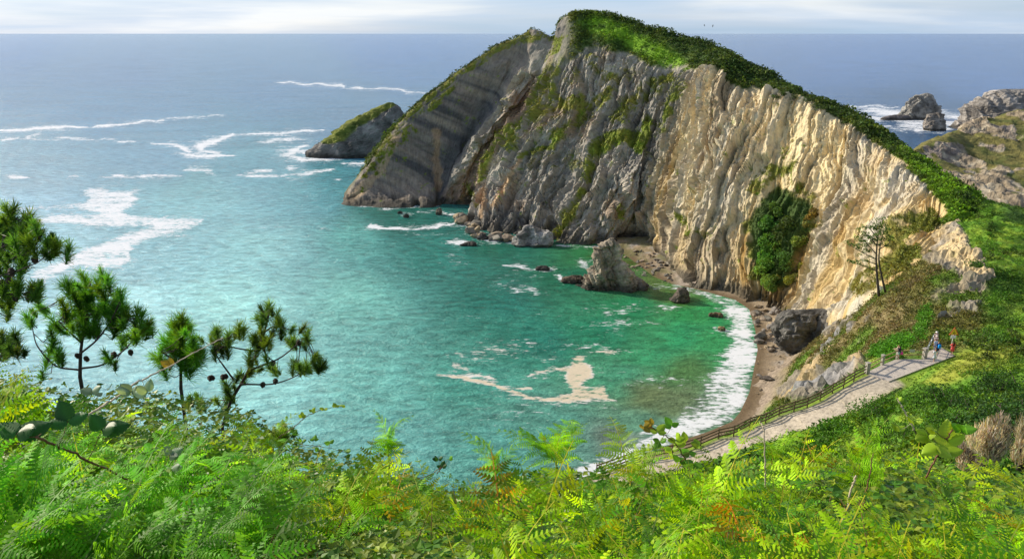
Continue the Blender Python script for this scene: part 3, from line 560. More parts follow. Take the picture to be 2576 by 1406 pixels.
def headland_scrub():
    rng = np.random.default_rng(5); parts = []
    P, nr = HL['P'], HL['n']; m = vis(P) & (HL['S'] > 1)
    cap = np.where(m & (HL['veg'] > .5) & (HL['V'] < 7.2))[0]; k = rng.choice(cap, min(len(cap), 9000), False)
    lime = HL['lime'][k]; r = .45 + 1.0 * rng.random(len(k)) ** 2.5 + .5 * ss(.0, .4, fbm(P[k] * .06, 3, 6)); r *= lerp(1, .4, lime) * (1 + .5 * (fbm(P[k] * .12, 2, 5) > .1))
    parts.append(clumps(P[k] + nr[k] * .1, r, 13, .30 + .33 * r, HL['gcol'][k] * rng.uniform(.6, 1.5, len(k))[:, None], rng))
    lg = np.where(m & (HL['ledge'] > .5) & (HL['veg'] < .5))[0]; k = rng.choice(lg, min(len(lg), 6500), False)
    r = rng.uniform(.25, .8, len(k)); parts.append(clumps(P[k], r, 7, .28 + .3 * r, HL['gcol'][k] * rng.uniform(.7, 1.35, len(k))[:, None], rng))
    # shrubs along the skyline of the left fin
    k = np.where(m & (HL['S'] > 2) & (HL['S'] < 12) & (HL['V'] > 5.85) & (HL['V'] < 6.2) & (fbm(P * .15, 2, 9) > -.1))[0]; k = rng.choice(k, 700)
    parts.append(clumps(P[k], rng.uniform(.5, 1.1, len(k)), 10, .5, np.tile([.05, .085, .02], (len(k), 1)), rng))
    V, Q, C = cat(parts); o = mk('headland_scrub', V, Q, M_SCRUB, None, C, False)
    tag(o, 'low scrub and grass tufts covering the top and ledges of the headland', 'scrub', kind='stuff')
headland_scrub()

def shrub(name, base, w, h, col, label, cat_, group=None, n=420, leaf=.22, stems=5, spiky=0.0, seed=0, depth=None, lean=(0, 0)):
    """a bush: > stems, foliage. Uneven outline from several lobes."""
    rng = np.random.default_rng(1000 + seed); e = empty(name, tuple(base), label, cat_, group); d = depth or w
    lob = rng.normal(0, .30, (7, 3)) * np.array([w, d, h * .5]) + np.array([0, 0, h * .5]); lob[:, :2] += np.asarray(lean) * (lob[:, 2:3] / h)
    rad = rng.uniform(.22, .40, 7); i = rng.integers(0, 7, n); u = rng.normal(size=(n, 3)); u /= np.linalg.norm(u, axis=1)[:, None]
    q = lob[i] + u * (rng.uniform(.35, 1, n) ** .5 * rad[i])[:, None] * np.array([w, d, h]); q[:, 2] = np.abs(q[:, 2])
    c = np.asarray(col, float) * rng.uniform(.55, 1.5, (7, 1))[i] * rng.uniform(.7, 1.35, (n, 1)); c = np.clip(c * (1 + rng.normal(0, .07, (n, 3))), .004, .9)
    if spiky:
        R = np.zeros((n, 3)); R[:] = u * .5 + np.array([0, 0, 1.2]); R += rng.normal(0, .25, (n, 3)); R /= np.linalg.norm(R, axis=1)[:, None]; s = np.cross(R, u + .01); s /= np.linalg.norm(s, axis=1)[:, None] + 1e-6
        L = leaf * rng.uniform(1, 2.4, n)[:, None] * spiky; V = np.stack([q - s * .02 * spiky, q + s * .02 * spiky, q + R * L + s * .008, q + R * L - s * .008], 1).reshape(-1, 3); Q = np.arange(4 * n).reshape(n, 4); C = np.repeat(c, 4, 0)
    else: V, Q, C = leaves(q, leaf * rng.uniform(.6, 1.4, n), c, rng)
    o = mk('foliage', V, Q, M_SCRUB, e, C, False, world=False)
    b = MB()
    for k in range(stems):
        t = lob[k % 7] * np.array([1, 1, 1.0]); b.tube([[.06 * w * math.cos(k * 2.4), .06 * w * math.sin(k * 2.4), -.15], t * np.array([.55, .55, .45]), t + np.array([0, 0, .1 * h])], [.035 * h + .01, .02 * h + .008, .006 * h + .004], 5)
    b.build('stem', M_BARK, e, world=False, smooth=True); return e
# ------------------------------------------------------------------ the near hillside (isthmus, path shoulder, spur) as a height field
PATH = [(1500,1192,35.2),(1600,1157,36.2),(1690,1142,36.6),(1761,1121,37.1),(1806,1102,37.5),(1844,1094,37.9),(1884,1073,38.2),(1924,1062,38.6),(1958,1045,39.0),(1996,1032,39.5),(2029,1022,39.9),(2061,1006,40.4),(2092,987,40.9),(2120,972,41.4),(2146,956,41.8),(2178,940,42.0)]
FENCE = np.array([atZ(x, y, z) for x, y, z in PATH])
PLAT = np.array([atZ(x, y, 42.0) for x, y in [(2178,937),(2216,919),(2255,903),(2325,903),(2338,882),(2368,874),(2402,894),(2236,959)]])
def path_lines():
    f = FENCE; t = np.gradient(f, axis=0); t[:, 2] = 0; t /= np.linalg.norm(t, axis=1)[:, None]; n = np.stack([t[:, 1], -t[:, 0], 0 * t[:, 0]], -1)
    return f + n * .35, f + n * 4.4, n
P_IN, P_OUT, P_N = path_lines(); P_MID = (P_IN + P_OUT) / 2
HP = [ # (px,py,Y) points on the ground
 (2395,640,150),(2380,560,166),(2440,486,190),(2368,448,210),(2300,398,232),(2420,620,146),(2480,690,122),(2440,560,164),(2500,540,170),(2560,575,168),(2500,640,140),(2560,700,128),(2576,620,150),(2560,800,104),(2500,800,108),(2440,800,110),
 (2205,738,130),(2150,770,148),(2090,806,176),(2070,850,176),(2060,880,166),(2230,735,132),(2300,690,136),(2350,650,148),(2240,790,122),(2180,830,128),(2120,860,138),(2080,900,142),(2040,930,148),(2010,975,150),(1985,1000,152),(2300,800,114),(2340,740,118),(2400,720,120),(2330,830,106),(2240,870,104),(2160,900,112),(2100,945,112),(2050,985,118),(2420,850,98),(2380,860,97),(2460,870,92),
 (2420,905,88),(2340,945,83),(2280,975,80),(2480,900,84),(2560,900,84),(2500,980,71),(2420,960,78),(2576,1000,66),(2300,1040,70),(2200,1010,76),(2360,1090,58),(2460,1060,56),(2250,1100,58),(2576,1090,46),(2120,1056,75),(2150,1116,62),(2000,1102,72),(2000,1148,62),(1900,1142,70),(2120,1160,48),(2350,1150,42),(2500,1150,36),(1850,1170,66),(1760,1180,68),(2700,700,130),(2700,900,90),(2700,1060,50),(2700,1200,30),
]
def rbf_fit(A, z, lam=2.0):
    d = np.linalg.norm(A[:, None] - A[None], axis=2); K = np.where(d > 0, d * d * np.log(d + 1e-9), 0); n = len(A)
    T = np.concatenate([np.ones((n, 1)), A], 1); M = np.zeros((n + 3, n + 3)); M[:n, :n] = K + lam * np.eye(n); M[:n, n:] = T; M[n:, :n] = T.T
    w = np.linalg.solve(M, np.concatenate([z, np.zeros(3)]))
    def ev(X):
        r = np.zeros(len(X))
        for a in range(0, len(X), 40000):
            x = X[a:a + 40000]; dd = np.linalg.norm(x[:, None] - A[None], axis=2); r[a:a + 40000] = (np.where(dd > 0, dd * dd * np.log(dd + 1e-9), 0)) @ w[:n] + w[n] + x @ w[n + 1:]
        return r
    return ev
_c = np.array([atY(*p) for p in HP])
_ex = np.array([[0,130,-3],[20,130,-3],[-10,110,-3],[36,140,-2],[10,112,4],[-40,90,0],[-30,60,22],[-60,40,34],[0,40,52],[0,60,39],[-40,20,60],[30,20,60],[60,30,57],[110,40,52],[120,150,40],[130,100,44],[150,180,26],[165,140,26],[120,205,30],[40,118,14],[28,104,22],[140,60,50],[52,175,-2],[58,190,-2],[190,170,4],[190,100,10],[160,215,4],[130,225,14],[70,60,46]], float)
_ft = [atY(*p) - np.array([0, 0, 4.0]) for p in [(1890,768,243),(1935,778,232),(1985,800,222),(2030,810,208),(2090,800,192),(2150,770,176),(2230,730,160),(1790,730,260)]] + [atY(*p) - np.array([0, 0, 9.0]) for p in [(1960,640,240),(2050,640,228),(2130,610,214),(2220,600,196),(2280,590,180),(2150,540,226),(2230,510,206),(2320,560,180),(1960,480,262)]]
_ft += [atZ(*p) for p in [(1990,930,1.0),(1960,968,1.0),(2026,893,1.0),(1930,1008,1.0),(1905,1036,.5),(1890,1010,.5),(1940,930,.5),(1985,890,1.0)]]
_x = np.concatenate([_c, _ex, np.array(_ft), P_MID, PLAT]); HILL = rbf_fit(_x[:, :2] / 50, _x[:, 2], .03)
def hill_z(XY, detail=True):
    z = HILL(XY / 50); P3 = np.concatenate([XY, 0 * XY[:, :1]], 1)
    dm, _ = seg_dist(XY[:, 0], XY[:, 1], [tuple(p) for p in P_MID[:, :2]]); pl = in_poly(XY[:, 0], XY[:, 1], [tuple(p) for p in PLAT[:, :2]]); dpl, _ = seg_dist(XY[:, 0], XY[:, 1], [tuple(p) for p in PLAT[:, :2]] + [tuple(PLAT[0, :2])]); dpl = np.where(pl, 0, dpl)
    away = ss(2.2, 7, np.minimum(dm, dpl + 1.4))
    if detail: z = z + away * (1.5 * fbm(P3 * .09, 3, 121) + .7 * rdg(P3 * .22, 3, 122) + .2 * fbm(P3 * .9, 2, 123))
    # flatten to the path and the platform
    M = P_MID; d = np.linalg.norm(XY[:, None] - M[None, :, :2], axis=2); w = 1 / (d ** 4 + 1e-3); pz = (w * M[None, :, 2]).sum(1) / w.sum(1)
    z = lerp(pz - .05, z, ss(2.2, 4.8, dm)); z = lerp(42 - .12, z, ss(.2, 3.2, dpl)); return z, dm, dpl
def hillside():
    xs = np.arange(-70, 165, .44); ys = np.arange(18, 220, .44); X, Y = np.meshgrid(xs, ys, indexing='ij'); nu, nv = X.shape; XY = np.stack([X.ravel(), Y.ravel()], -1)
    z, dm, dpl = hill_z(XY); P = np.concatenate([XY, z[:, None]], 1); nr = gnormal(P.reshape(nu, nv, 3)).reshape(-1, 3)
    px, py = proj(P); qx = px + 16 * fbm(P * .15, 4, 131); qy = py + 16 * fbm(P * .15, 4, 132)
    n1 = fbm(P * .06, 4, 133); n2 = fbm(P * .35, 4, 134); n3 = fbm(P * 1.3, 2, 135)
    # exposed rock faces
    rock = np.zeros(len(P)); spur = [(2300,540),(2420,600),(2480,700),(2470,830),(2430,880),(2200,900),(1960,1030),(1880,1020),(1920,900),(2020,830),(2090,780)]
    for poly, k in [([(1955,985),(2010,935),(2080,925),(2170,905),(2180,930),(2040,1000),(1960,1010)],1),([(2330,720),(2400,690),(2460,680),(2490,730),(2470,790),(2400,790),(2340,830)],.52),([(2060,790),(2140,730),(2190,700),(2180,750),(2120,800),(2070,850)],1),([(2340,560),(2390,560),(2420,640),(2380,690),(2350,640)],.8),([(2450,640),(2480,680),(2470,760),(2440,700)],.8)]:
        rock = np.maximum(rock, k * poly_soft(qx, qy, poly, 9))
    rock = np.maximum(rock, .95 * poly_soft(qx, qy, [(2280,515),(2400,535),(2450,635),(2505,695),(2450,730),(2380,680),(2300,640)], 9)); rock = np.maximum(rock, ss(.62, .4, nr[:, 2]) * .7 * (py > 500)); rock *= ss(2, 5, np.minimum(dm, dpl + 2)); rock = ss(.42, .68, rock + .55 * n2)
    sx = P[:, 0] * .5 + P[:, 1] * .85 + 1.5 * fbm(P * .2, 3, 139); P += nr * (rock * (2.0 * saw(sx * .28, 11) + .9 * saw(sx * .9 + fbm(P * .3, 2, 137), 12, .75) + .5 * rdg(np.stack([sx * .45, P[:, 2] * .08, 0 * sx], -1), 4, 136) + .5 * fbm(P * 1.2, 3, 140)))[:, None]
    rc = np.tile([.23, .20, .155], (len(P), 1)); rc = mixc(rc, (.37, .28, .155), ss(.0, .4, n1 + .3 * n2)); gold = poly_soft(qx, qy, [(2150,745),(2250,520),(2390,540),(2440,640),(2490,690),(2440,705),(2380,650),(2300,610),(2230,690)], 12); rc = mixc(rc, (.54, .42, .235), gold); rc = mixc(rc, (.24, .24, .25), ss(.05, .4, fbm(P * .1 + 3, 3, 138)) * .8)
    olive = mixc(np.tile([.135, .135, .035], (len(P), 1)), (.19, .15, .07), ss(-.05, .4, n1 + .5 * n2)); olive = mixc(olive, (.11, .19, .025), ss(.1, .4, fbm(P * .1, 3, 139)))
    lush = mixc(np.tile([.10, .22, .018], (len(P), 1)), (.18, .27, .025), ss(-.1, .4, n2)); lush = mixc(lush, (.045, .10, .016), ss(.1, .45, -n1))
    isol = poly_soft(qx, qy, spur, 26); col = mixc(lush, olive, isol)
    ivy = np.maximum(poly_soft(qx, qy, [(2175,905),(2200,870),(2290,835),(2300,870),(2260,900)], 8), .8 * poly_soft(qx, qy, [(2300,850),(2305,800),(2340,760),(2345,800),(2320,870)], 8)); col = mixc(col, (.09, .26, .02), ivy)
    straw = poly_soft(qx, qy, [(2420,890),(2560,850),(2576,900),(2480,930),(2400,960),(2330,965),(2350,940)], 16); col = mixc(col, (.26, .27, .04), straw * .8)
    verge = (1 - ss(2.0, 5, dm)); col = mixc(col, (.17, .24, .03), verge * .8)
    col = mixc(col, rc, rock); low = ss(6, 1, P[:, 2]); col = mixc(col, (.25, .2, .15), low)
    dirt = ss(2.2, 1.5, dm + .5 * n2); col = mixc(col, (.42, .36, .27), dirt)
    col *= (1 + .25 * n2 + .15 * n3)[:, None]
    o = mk('hillside', P, grid_faces(nu, nv), M_SOIL, None, col, False); tag(o, kind='structure')
    return dict(P=P, n=nr, col=col, rock=rock, isol=isol, dm=dm, dpl=dpl, px=px, py=py, ivy=ivy, straw=straw, low=low)
HS = hillside()
def path():
    k = 14; t = np.linspace(0, 1, len(P_IN)); T = np.linspace(0, 1, 160); A = hermite(P_IN, t, T); B = hermite(P_OUT, t, T); w = np.linspace(0, 1, k)
    V = (A[:, None] + (B - A)[:, None] * w[None, :, None]); V = V.reshape(-1, 3); n = fbm(V * .8, 3, 141); V[:, 2] += .03 + .03 * n
    e = np.minimum(np.tile(w, 160), 1 - np.tile(w, 160)); c = np.tile([.45, .385, .30], (len(V), 1)) * (1 + .25 * fbm(V * 1.5, 3, 142) + .15 * n)[:, None]; c = mixc(c, (.20, .21, .06), ss(.12, .0, e + .05 * n) * .7)
    tag(mk('path', V, grid_faces(160, k)[:, ::-1], M_SAND, None, c, True), kind='structure')
    # stone paved lookout
    top = PLAT[::-1].copy(); top[:, 2] = 42.0; bot = top.copy(); bot[:, 2] = 41.2; m, nt, out = new_mat('stone paving'); bs = N(nt, 'ShaderNodeBsdfPrincipled', ins={'Roughness': .85})
    tc = N(nt, 'ShaderNodeTexCoord'); vo = N(nt, 'ShaderNodeTexVoronoi', feature='DISTANCE_TO_EDGE', ins={'Scale': 1.7}); v2 = N(nt, 'ShaderNodeTexVoronoi', ins={'Scale': 1.7}); nt.links.new(tc.outputs['Object'], vo.inputs[0]); nt.links.new(tc.outputs['Object'], v2.inputs[0])
    sp = N(nt, 'ShaderNodeSeparateColor'); nt.links.new(v2.outputs['Color'], sp.inputs[0]); c = ramp(nt, sp.outputs[0], [(0, (.40, .35, .32)), (.5, (.47, .41, .36)), (1, (.54, .47, .40))])
    nt.links.new(mixcol(nt, ramp(nt, vo.outputs[0], [(.01, 1.0), (.06, 0.0)]), c, (.27, .25, .22)), bs.inputs['Base Color']); nt.links.new(bs.outputs[0], out.inputs[0])
    k = len(top); tag(mk('lookout_pavement', np.concatenate([bot, top]), [np.arange(k, 2 * k)[None], np.array([[i, (i + 1) % k, k + (i + 1) % k, k + i] for i in range(k)])], m, None, None, False), kind='structure')
path()

def hill_scrub():
    rng = np.random.default_rng(8); P, nr = HS['P'], HS['n']; parts = []
    m = vis(P, nr) & (HS['rock'] < .4) & (HS['dm'] > 2.9) & (HS['dpl'] > .7) & (HS['low'] < .2) & (HS['py'] > 300)
    h = lerp(1, .3, ss(14, 4.5, np.minimum(HS['dm'], HS['dpl'] + 2)))
    w = np.where(m, 1.0, 0.0) / np.maximum(P[:, 1], 40); w /= w.sum(); k = rng.choice(len(P), 30000, True, w); j = P[k] + np.concatenate([rng.uniform(-.4, .4, (len(k), 2)), np.zeros((len(k), 1))], 1)
    big = fbm(P[k] * .18, 3, 151); r = (rng.uniform(.18, .42, len(k)) + .45 * ss(.0, .4, big)) * h[k]; r *= lerp(1, .75, HS['isol'][k]); c = HS['col'][k] * rng.uniform(.65, 1.4, len(k))[:, None]
    c = np.where((big > .15)[:, None], c * np.array([.62, .78, .7]), c)
    parts.append(clumps(j, r, 12, .10 + .28 * r, c, rng, .9))
    k = rng.choice(np.where(m & (HS['isol'] > .5))[0], 5000); parts.append(clumps(P[k], rng.uniform(.3, .9, len(k)), 10, .32, HS['col'][k] * rng.uniform(.5, 1.5, len(k))[:, None], rng, .8))
    # ivy curtain
    k = np.where(vis(P) & (HS['ivy'] > .5))[0]; k = rng.choice(k, 1500); parts.append(clumps(P[k], .5, 10, .22, np.tile([.09, .26, .02], (len(k), 1)), rng, .7))
    V, Q, C = cat(parts); o = mk('hillside_scrub', V, Q, M_SCRUB, None, C, False); tag(o, 'low gorse, grass and ferns covering the hillside around the lookout', 'scrub', kind='stuff')
hill_scrub()
# ------------------------------------------------------------------ foreground slope under the camera
BX = [-600,0,130,300,500,640,700,850,1000,1100,1190,1290,1400,1480,1560,1640,1700,1800,1900,2000,2100,2200,2300,2400,2500,2576,3100]
BY = [890,925,960,985,1020,1050,1110,1145,1175,1222,1240,1205,1192,1200,1212,1205,1195,1180,1168,1150,1150,1140,1135,1158,1165,1168,1168]
BD = [10,10,10,10,11,11,11,11,10,9,8.5,8,8,8,8,8.5,9,9.5,10,10,11,11,12,12,13,13,13]
def canopy(px, py):
    """point of the plant canopy seen at an image position (inverse depth runs linearly down the picture, as on a slope)"""
    b = np.interp(px, BX, BY); D = np.interp(px, BX, BD); t = (py - b) / (1406 - b); inv = 1 / D + (1 / 2.7 - 1 / D) * t
    return atY(px, py, 1 / np.maximum(inv, .02))
def fore_ground():
    xs = np.linspace(-600, 3100, 150); ts = np.concatenate([np.linspace(1.9, 0, 60), [-.05]]); X, T = np.meshgrid(xs, ts, indexing='ij'); b = np.interp(X, BX, BY)
    V = canopy(X, b + T * (1406 - b)); V[..., 2] -= .62; last = V[:, -1].copy(); rows = [V]
    for k, (dy, dz) in enumerate([(2, -2.5), (6, -7), (12, -13), (20, -20), (34, -32)]):
        r = V[:, -2].copy(); r[:, 1] += dy; r[:, 2] += dz; r[:, 0] *= (r[:, 1] / V[:, -2, 1]) ** .5; rows.append(r[:, None])
    V = np.concatenate([rows[0][:, :-1]] + rows[1:], 1); nu, nv = V.shape[:2]; V = V.reshape(-1, 3); V[:, 2] += .12 * fbm(V * 1.2, 3, 161)
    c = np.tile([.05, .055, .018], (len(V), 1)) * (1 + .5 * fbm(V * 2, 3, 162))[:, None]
    tag(mk('foreground_slope', V, grid_faces(nu, nv)[:, ::-1], M_SOIL, None, c, True), kind='structure')
fore_ground()

# ------------------------------------------------------------------ bracken fronds
def frond(L, npairs, npin, seed, stem=.5, curl=0.0, a0=20, a1=95, narrow=.5):
    """one bracken frond: stalk up, blade arching to +Y, pinnae in pairs, pinnules along each pinna"""
    rng = np.random.default_rng(seed); Q = []; V = []; C = []; n = 0
    ts = np.linspace(0, 1, npairs + 4); ang = np.radians(a0 + (a1 - a0) * ts ** 1.2 + curl * np.maximum(0, ts - .7) * 600)
    dy = np.sin(ang); dz = np.cos(ang); st = L / (len(ts) - 1); R = np.stack([0 * ts, np.cumsum(dy) * st, np.cumsum(dz) * st], -1); R += np.array([0, 0, stem]) - R[0] + 0; tx = rng.normal(0, .03 * L); R[:, 0] += tx * ts ** 2
    def strip(pts, w0, w1, col, side):
        nonlocal n
        m = len(pts); w = np.linspace(w0, w1, m)[:, None]; v = np.stack([pts - side * w, pts + side * w], 1).reshape(-1, 3); i = np.arange(m - 1) * 2
        V.append(v); Q.append(np.stack([i, i + 1, i + 3, i + 2], -1) + n); C.append(np.tile(col, (len(v), 1))); n += len(v)
    strip(np.concatenate([[[0, 0, 0]], [[0, 0, stem * .6]], R]), .005 * L / .6, .0015, [.30, .36, .07], np.array([1.0, 0, 0]))
    strip(np.concatenate([[[0, 0, 0]], [[0, 0, stem * .6]], R[:3]]), .005 * L / .6, .003, [.26, .30, .06], np.array([0, 1.0, 0]))
    for k in range(1, npairs + 3):
        t = k / (npairs + 3); pl = L * narrow * (1 - t) ** .85 * (.75 + .25 * min(1, t * 6)) * rng.uniform(.88, 1.1)
        T = R[min(k + 1, len(R) - 1)] - R[k - 1]; T = T / np.linalg.norm(T); nrm = np.array([0, -T[2], T[1]]); nrm /= np.linalg.norm(nrm)
        for s in (-1, 1):
            sw = math.radians(62 - 22 * t + rng.normal(0, 5)); d = T * math.cos(sw) + np.array([s, 0, 0]) * math.sin(sw); d += nrm * rng.normal(.05, .10); d /= np.linalg.norm(d)
            m = max(4, int(npin * (1 - .65 * t))); u = (np.arange(m) + .6) / m; droop = rng.uniform(.10, .42) * pl
            tw = rng.normal(0, .45); nrm = nrm * math.cos(tw) + np.cross(d, nrm) * math.sin(tw); B = R[k] + d * (u * pl)[:, None] - np.array([0, 0, 1]) * (droop * u ** 2)[:, None]
            q = np.cross(nrm, d); q /= np.linalg.norm(q); ll = pl * .21 * (1 - u) ** .7 * (.7 + .3 * np.minimum(1, u * 6)) + .004; hw = (pl / m) * .30
            tint = np.array([.165, .375, .016]) * rng.uniform(.5, 1.45); tint = tint + np.array([.07, .03, 0]) * max(0, rng.normal(.2, .5))
            for side in (-1, 1):
                tip = B + q * side * ll[:, None] * .93 + d * ll[:, None] * .35 - nrm * (ll * rng.uniform(.0, .35, m))[:, None]; h = d * hw
                v = np.stack([B - h, B + h, tip + h * .55, tip - h * .55], 1).reshape(-1, 3); V.append(v); Q.append(np.arange(4 * m).reshape(m, 4) + n); n += 4 * m
                C.append(np.repeat(tint * rng.uniform(.85, 1.2, (m, 1)), 4, 0))
            e = B[-1]; strip(np.stack([R[k], B[m // 2], e]), .0022, .0008, [.20, .30, .05], q)
    return np.concatenate(V), np.concatenate(Q), np.concatenate(C)
FR_XH = [frond(.86, 9, 14, 500 + k, .45, a0=12 + 9 * (k % 3), a1=66 + 12 * (k % 4), narrow=.44 + .05 * (k % 3)) for k in range(6)]
FR_HI = [frond(.86, 8, 11, 200 + k, .45, a0=12 + 9 * (k % 3), a1=62 + 12 * (k % 4), narrow=.46 + .05 * (k % 3)) for k in range(8)]
FR_LO = [frond(.86, 7, 9, 300 + k, .45, a0=12 + 9 * (k % 3), a1=62 + 12 * (k % 4), narrow=.5) for k in range(6)]
FR_CURL = [frond(.5, 11, 11, 400 + k, .4, curl=.5, a0=5, a1=60, narrow=.34) for k in range(3)]
def xf(fr, P, az, s, tilt, ctint, roll=0.0):
    V, Q, C = fr; M = Matrix.Rotation(az, 3, 'Z') @ Matrix.Rotation(tilt, 3, 'X') @ Matrix.Rotation(roll, 3, 'Y')
    return (V @ np.array(M).T) * s + P, Q, C * ctint
def bracken():
    rng = np.random.default_rng(21); parts = []; n = 880
    x = rng.uniform(-250, 2830, n); b = np.interp(x, BX, BY); u = rng.uniform(0, 1, n) ** 1.0; y = b + 8 + u * (1560 - b); P = canopy(x, y)
    dens = fbm(np.stack([P[:, 0] * .5, P[:, 1] * .5, 0 * x], -1), 3, 171)
    keep = dens > -.10 - .1 * (x > 1500) + .16 * ((x > 350) & (x < 1200))
    for i in np.where(keep)[0]:
        d = P[i, 1]; s = rng.uniform(.68, 1.3) * (1.0 if d > 3.4 else .75); fr = FR_XH[rng.integers(6)] if d < 4.4 else (FR_HI[rng.integers(8)] if d < 7.5 else FR_LO[rng.integers(6)])
        if rng.random() < .06: fr = FR_CURL[rng.integers(3)]
        az = rng.normal(0, 1.0) if rng.random() < .8 else rng.uniform(0, 2 * PI); base = P[i] - np.array([0, 0, .62 * s + .16 + .12 * min(1, d / 8)]) + np.array([math.sin(az), -math.cos(az), 0]) * .25 * s
        k = rng.random(); xx = x[i]; tint = np.array([1, 1, 1.0]) * rng.uniform(.7, 1.2)
        if k < .40: tint = np.array([1.9, 1.4, .8]) * rng.uniform(.8, 1.15)
        elif k < .415 + .04 * (xx > 2300): tint = np.array([2.2, .85, 1.2])
        elif k < .425: tint = np.array([1.8, .62, 1.2])
        elif k < .72: tint = np.array([.5, .66, .9])
        if xx < 520 and y[i] > 1120: tint = tint * np.array([.8, .95, 1.4])  # lower left fronds tinted bluer, shade put into the colour
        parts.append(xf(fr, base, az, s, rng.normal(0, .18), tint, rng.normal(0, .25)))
    for _ in range(95):
        x0, y0 = rng.uniform(-120, 640), rng.uniform(1170, 1500); p = canopy(np.array([x0]), np.array([y0]))[0]; s = rng.uniform(.6, 1.0); az = rng.normal(-.9, .7)
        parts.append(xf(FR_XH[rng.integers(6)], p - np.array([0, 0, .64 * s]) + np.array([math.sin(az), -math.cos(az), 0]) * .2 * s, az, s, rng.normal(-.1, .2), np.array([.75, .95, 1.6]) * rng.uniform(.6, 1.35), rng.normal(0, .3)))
    V, Q, C = cat(parts); o = mk('bracken', V, Q, M_FERN, None, C, False); tag(o, 'bright green bracken thicket filling the near slope', 'bracken', kind='stuff')
bracken()
def undergrowth():
    rng = np.random.default_rng(22); parts = []; n = 60000
    x = rng.uniform(-200, 2780, n); b = np.interp(x, BX, BY); y = b + rng.uniform(0, 1, n) * (1600 - b); P = canopy(x, y); dep = rng.uniform(0, 1, n) ** .6
    P[:, 2] -= .22 + .5 * dep + .12 * ss(4, 2.5, P[:, 1]); P += rng.normal(0, .05, P.shape); tone = fbm(np.stack([P[:, 0] * .9, P[:, 1] * .9, 0 * x], -1), 3, 181)
    c = mixc(np.tile([.035, .10, .010], (n, 1)), (.10, .15, .014), ss(0, .4, tone)); c = mixc(c, (.022, .075, .012), ss(.05, .4, -tone)); c = mixc(c, (.24, .12, .04), (rng.random(n) < .05) * 1.0); c *= rng.uniform(.6, 1.4, n)[:, None]  # low leaves coloured dark, so the gaps carry painted shade
    parts.append(leaves(P, rng.uniform(.025, .06, n) * (.55 + .45 * ss(2.5, 6, P[:, 1])), c, rng, .35, 1.1)); 
    # trifoliate bramble leaves near the top of the canopy
    m = 36000; x = rng.uniform(-100, 2680, m); b = np.interp(x, BX, BY); y = b + rng.uniform(-.03, 1, m) * (1560 - b); P = canopy(x, y); k = fbm(np.stack([P[:, 0] * .6, P[:, 1] * .6, 0 * x + 5], -1), 3, 182) > -.05 - .2 * ((x > 300) & (x < 1250)); P = P[k]; m = len(P)
    P[:, 2] -= rng.uniform(-.05, .20, m); s = rng.uniform(.03, .085, m) * (.5 + .5 * ss(2.4, 5.5, P[:, 1])); c = mixc(np.tile([.07, .20, .02], (m, 1)), (.27, .33, .03), rng.random(m) ** 1.3); c *= rng.uniform(.7, 1.3, m)[:, None]
    az = rng.uniform(0, 2 * PI, m)
    for j in range(3):
        a = az + (j - 1) * 1.25; X = np.stack([np.cos(a), np.sin(a), rng.normal(.0, .35, m)], -1); X /= np.linalg.norm(X, axis=1)[:, None]; Y = np.stack([-np.sin(a), np.cos(a), rng.normal(0, .3, m)], -1); Y -= X * (X * Y).sum(1)[:, None]; Y /= np.linalg.norm(Y, axis=1)[:, None]; Z = np.cross(X, Y)
        S = s[:, None] * (1.15 if j == 1 else .95)
        v = np.stack([P, P + X * S * .5 - Y * S * .42 + Z * S * .10, P + X * S * 1.15, P + X * S * .5 + Y * S * .42 + Z * S * .10], 1).reshape(-1, 3); parts.append((v, np.arange(4 * m).reshape(m, 4), np.repeat(c, 4, 0)))
    V, Q, C = cat(parts); o = mk('undergrowth', V, Q, M_BRAM, None, C, False); tag(o, 'tangle of bramble leaves and low plants under the bracken', 'undergrowth', kind='stuff')
    # thin stalks and dead twigs
    b = MB()
    for _ in range(420):
        x = rng.uniform(-50, 2620); bb = np.interp(x, BX, BY); y = bb + rng.uniform(.02, 1) * (1450 - bb); p = canopy(np.array([x]), np.array([y]))[0]; d = rng.normal(0, .3, 3); d[2] = rng.uniform(.3, .9); q = p - np.array([0, 0, .35]); L = rng.uniform(.25, .6)
        b.tube([q, q + d * L * .5, q + d * L + rng.normal(0, .04, 3)], [.004, .003, .0015], 4, False)
    tag(b.build('twigs', M_CANE, smooth=True), 'thin brown twigs and stalks sticking out of the thicket', 'twigs', kind='stuff')
undergrowth()

def fern_plant(px, py, Y, fr, label, size=1.0, tint=(1, 1, 1), stalk=.8, group=None):
    """one bracken plant: > stalk, fronds. fr: list of (azimuth deg, scale, tilt deg, kind)"""
    p = atY(px, py, Y); p = p - np.array([0, 0, .26 * size]); e = empty('bracken_plant', tuple(p - np.array([0, 0, stalk])), label, 'fern', group); rng = np.random.default_rng(int(px))
    MB().tube([[0, 0, -.3], [.01, 0, stalk * .5], [0, 0, stalk + .02]], [.007, .006, .004], 6).build('stalk', M_STEM, e, world=False, smooth=True)
    for k, (az, s, tl, kind) in enumerate(fr):
        src = (FR_CURL if kind == 'c' else FR_XH)[(k + int(px)) % (3 if kind == 'c' else 6)]; V, Q, C = src; V = V.copy(); V[:, 2] -= .40
        v, q, c = xf((V, Q, C), np.array([0, 0, stalk - .05]), math.radians(az), s * size, math.radians(tl), np.asarray(tint) * rng.uniform(.85, 1.15)); mk('frond', v, q, M_FERN, e, c, False, world=False)
    return e
G_F = 'single bracken plants rising above the thicket'
fern_plant(1400, 1108, 7.6, [(70,.9,-10,'h'),(-20,1.0,-25,'h'),(200,.7,20,'h'),(120,.75,5,'h'),(-75,.7,0,'h')], 'tallest bracken plant in the middle of the near bank, dark against the water', 1, (1.0,1.1,1), group=G_F)
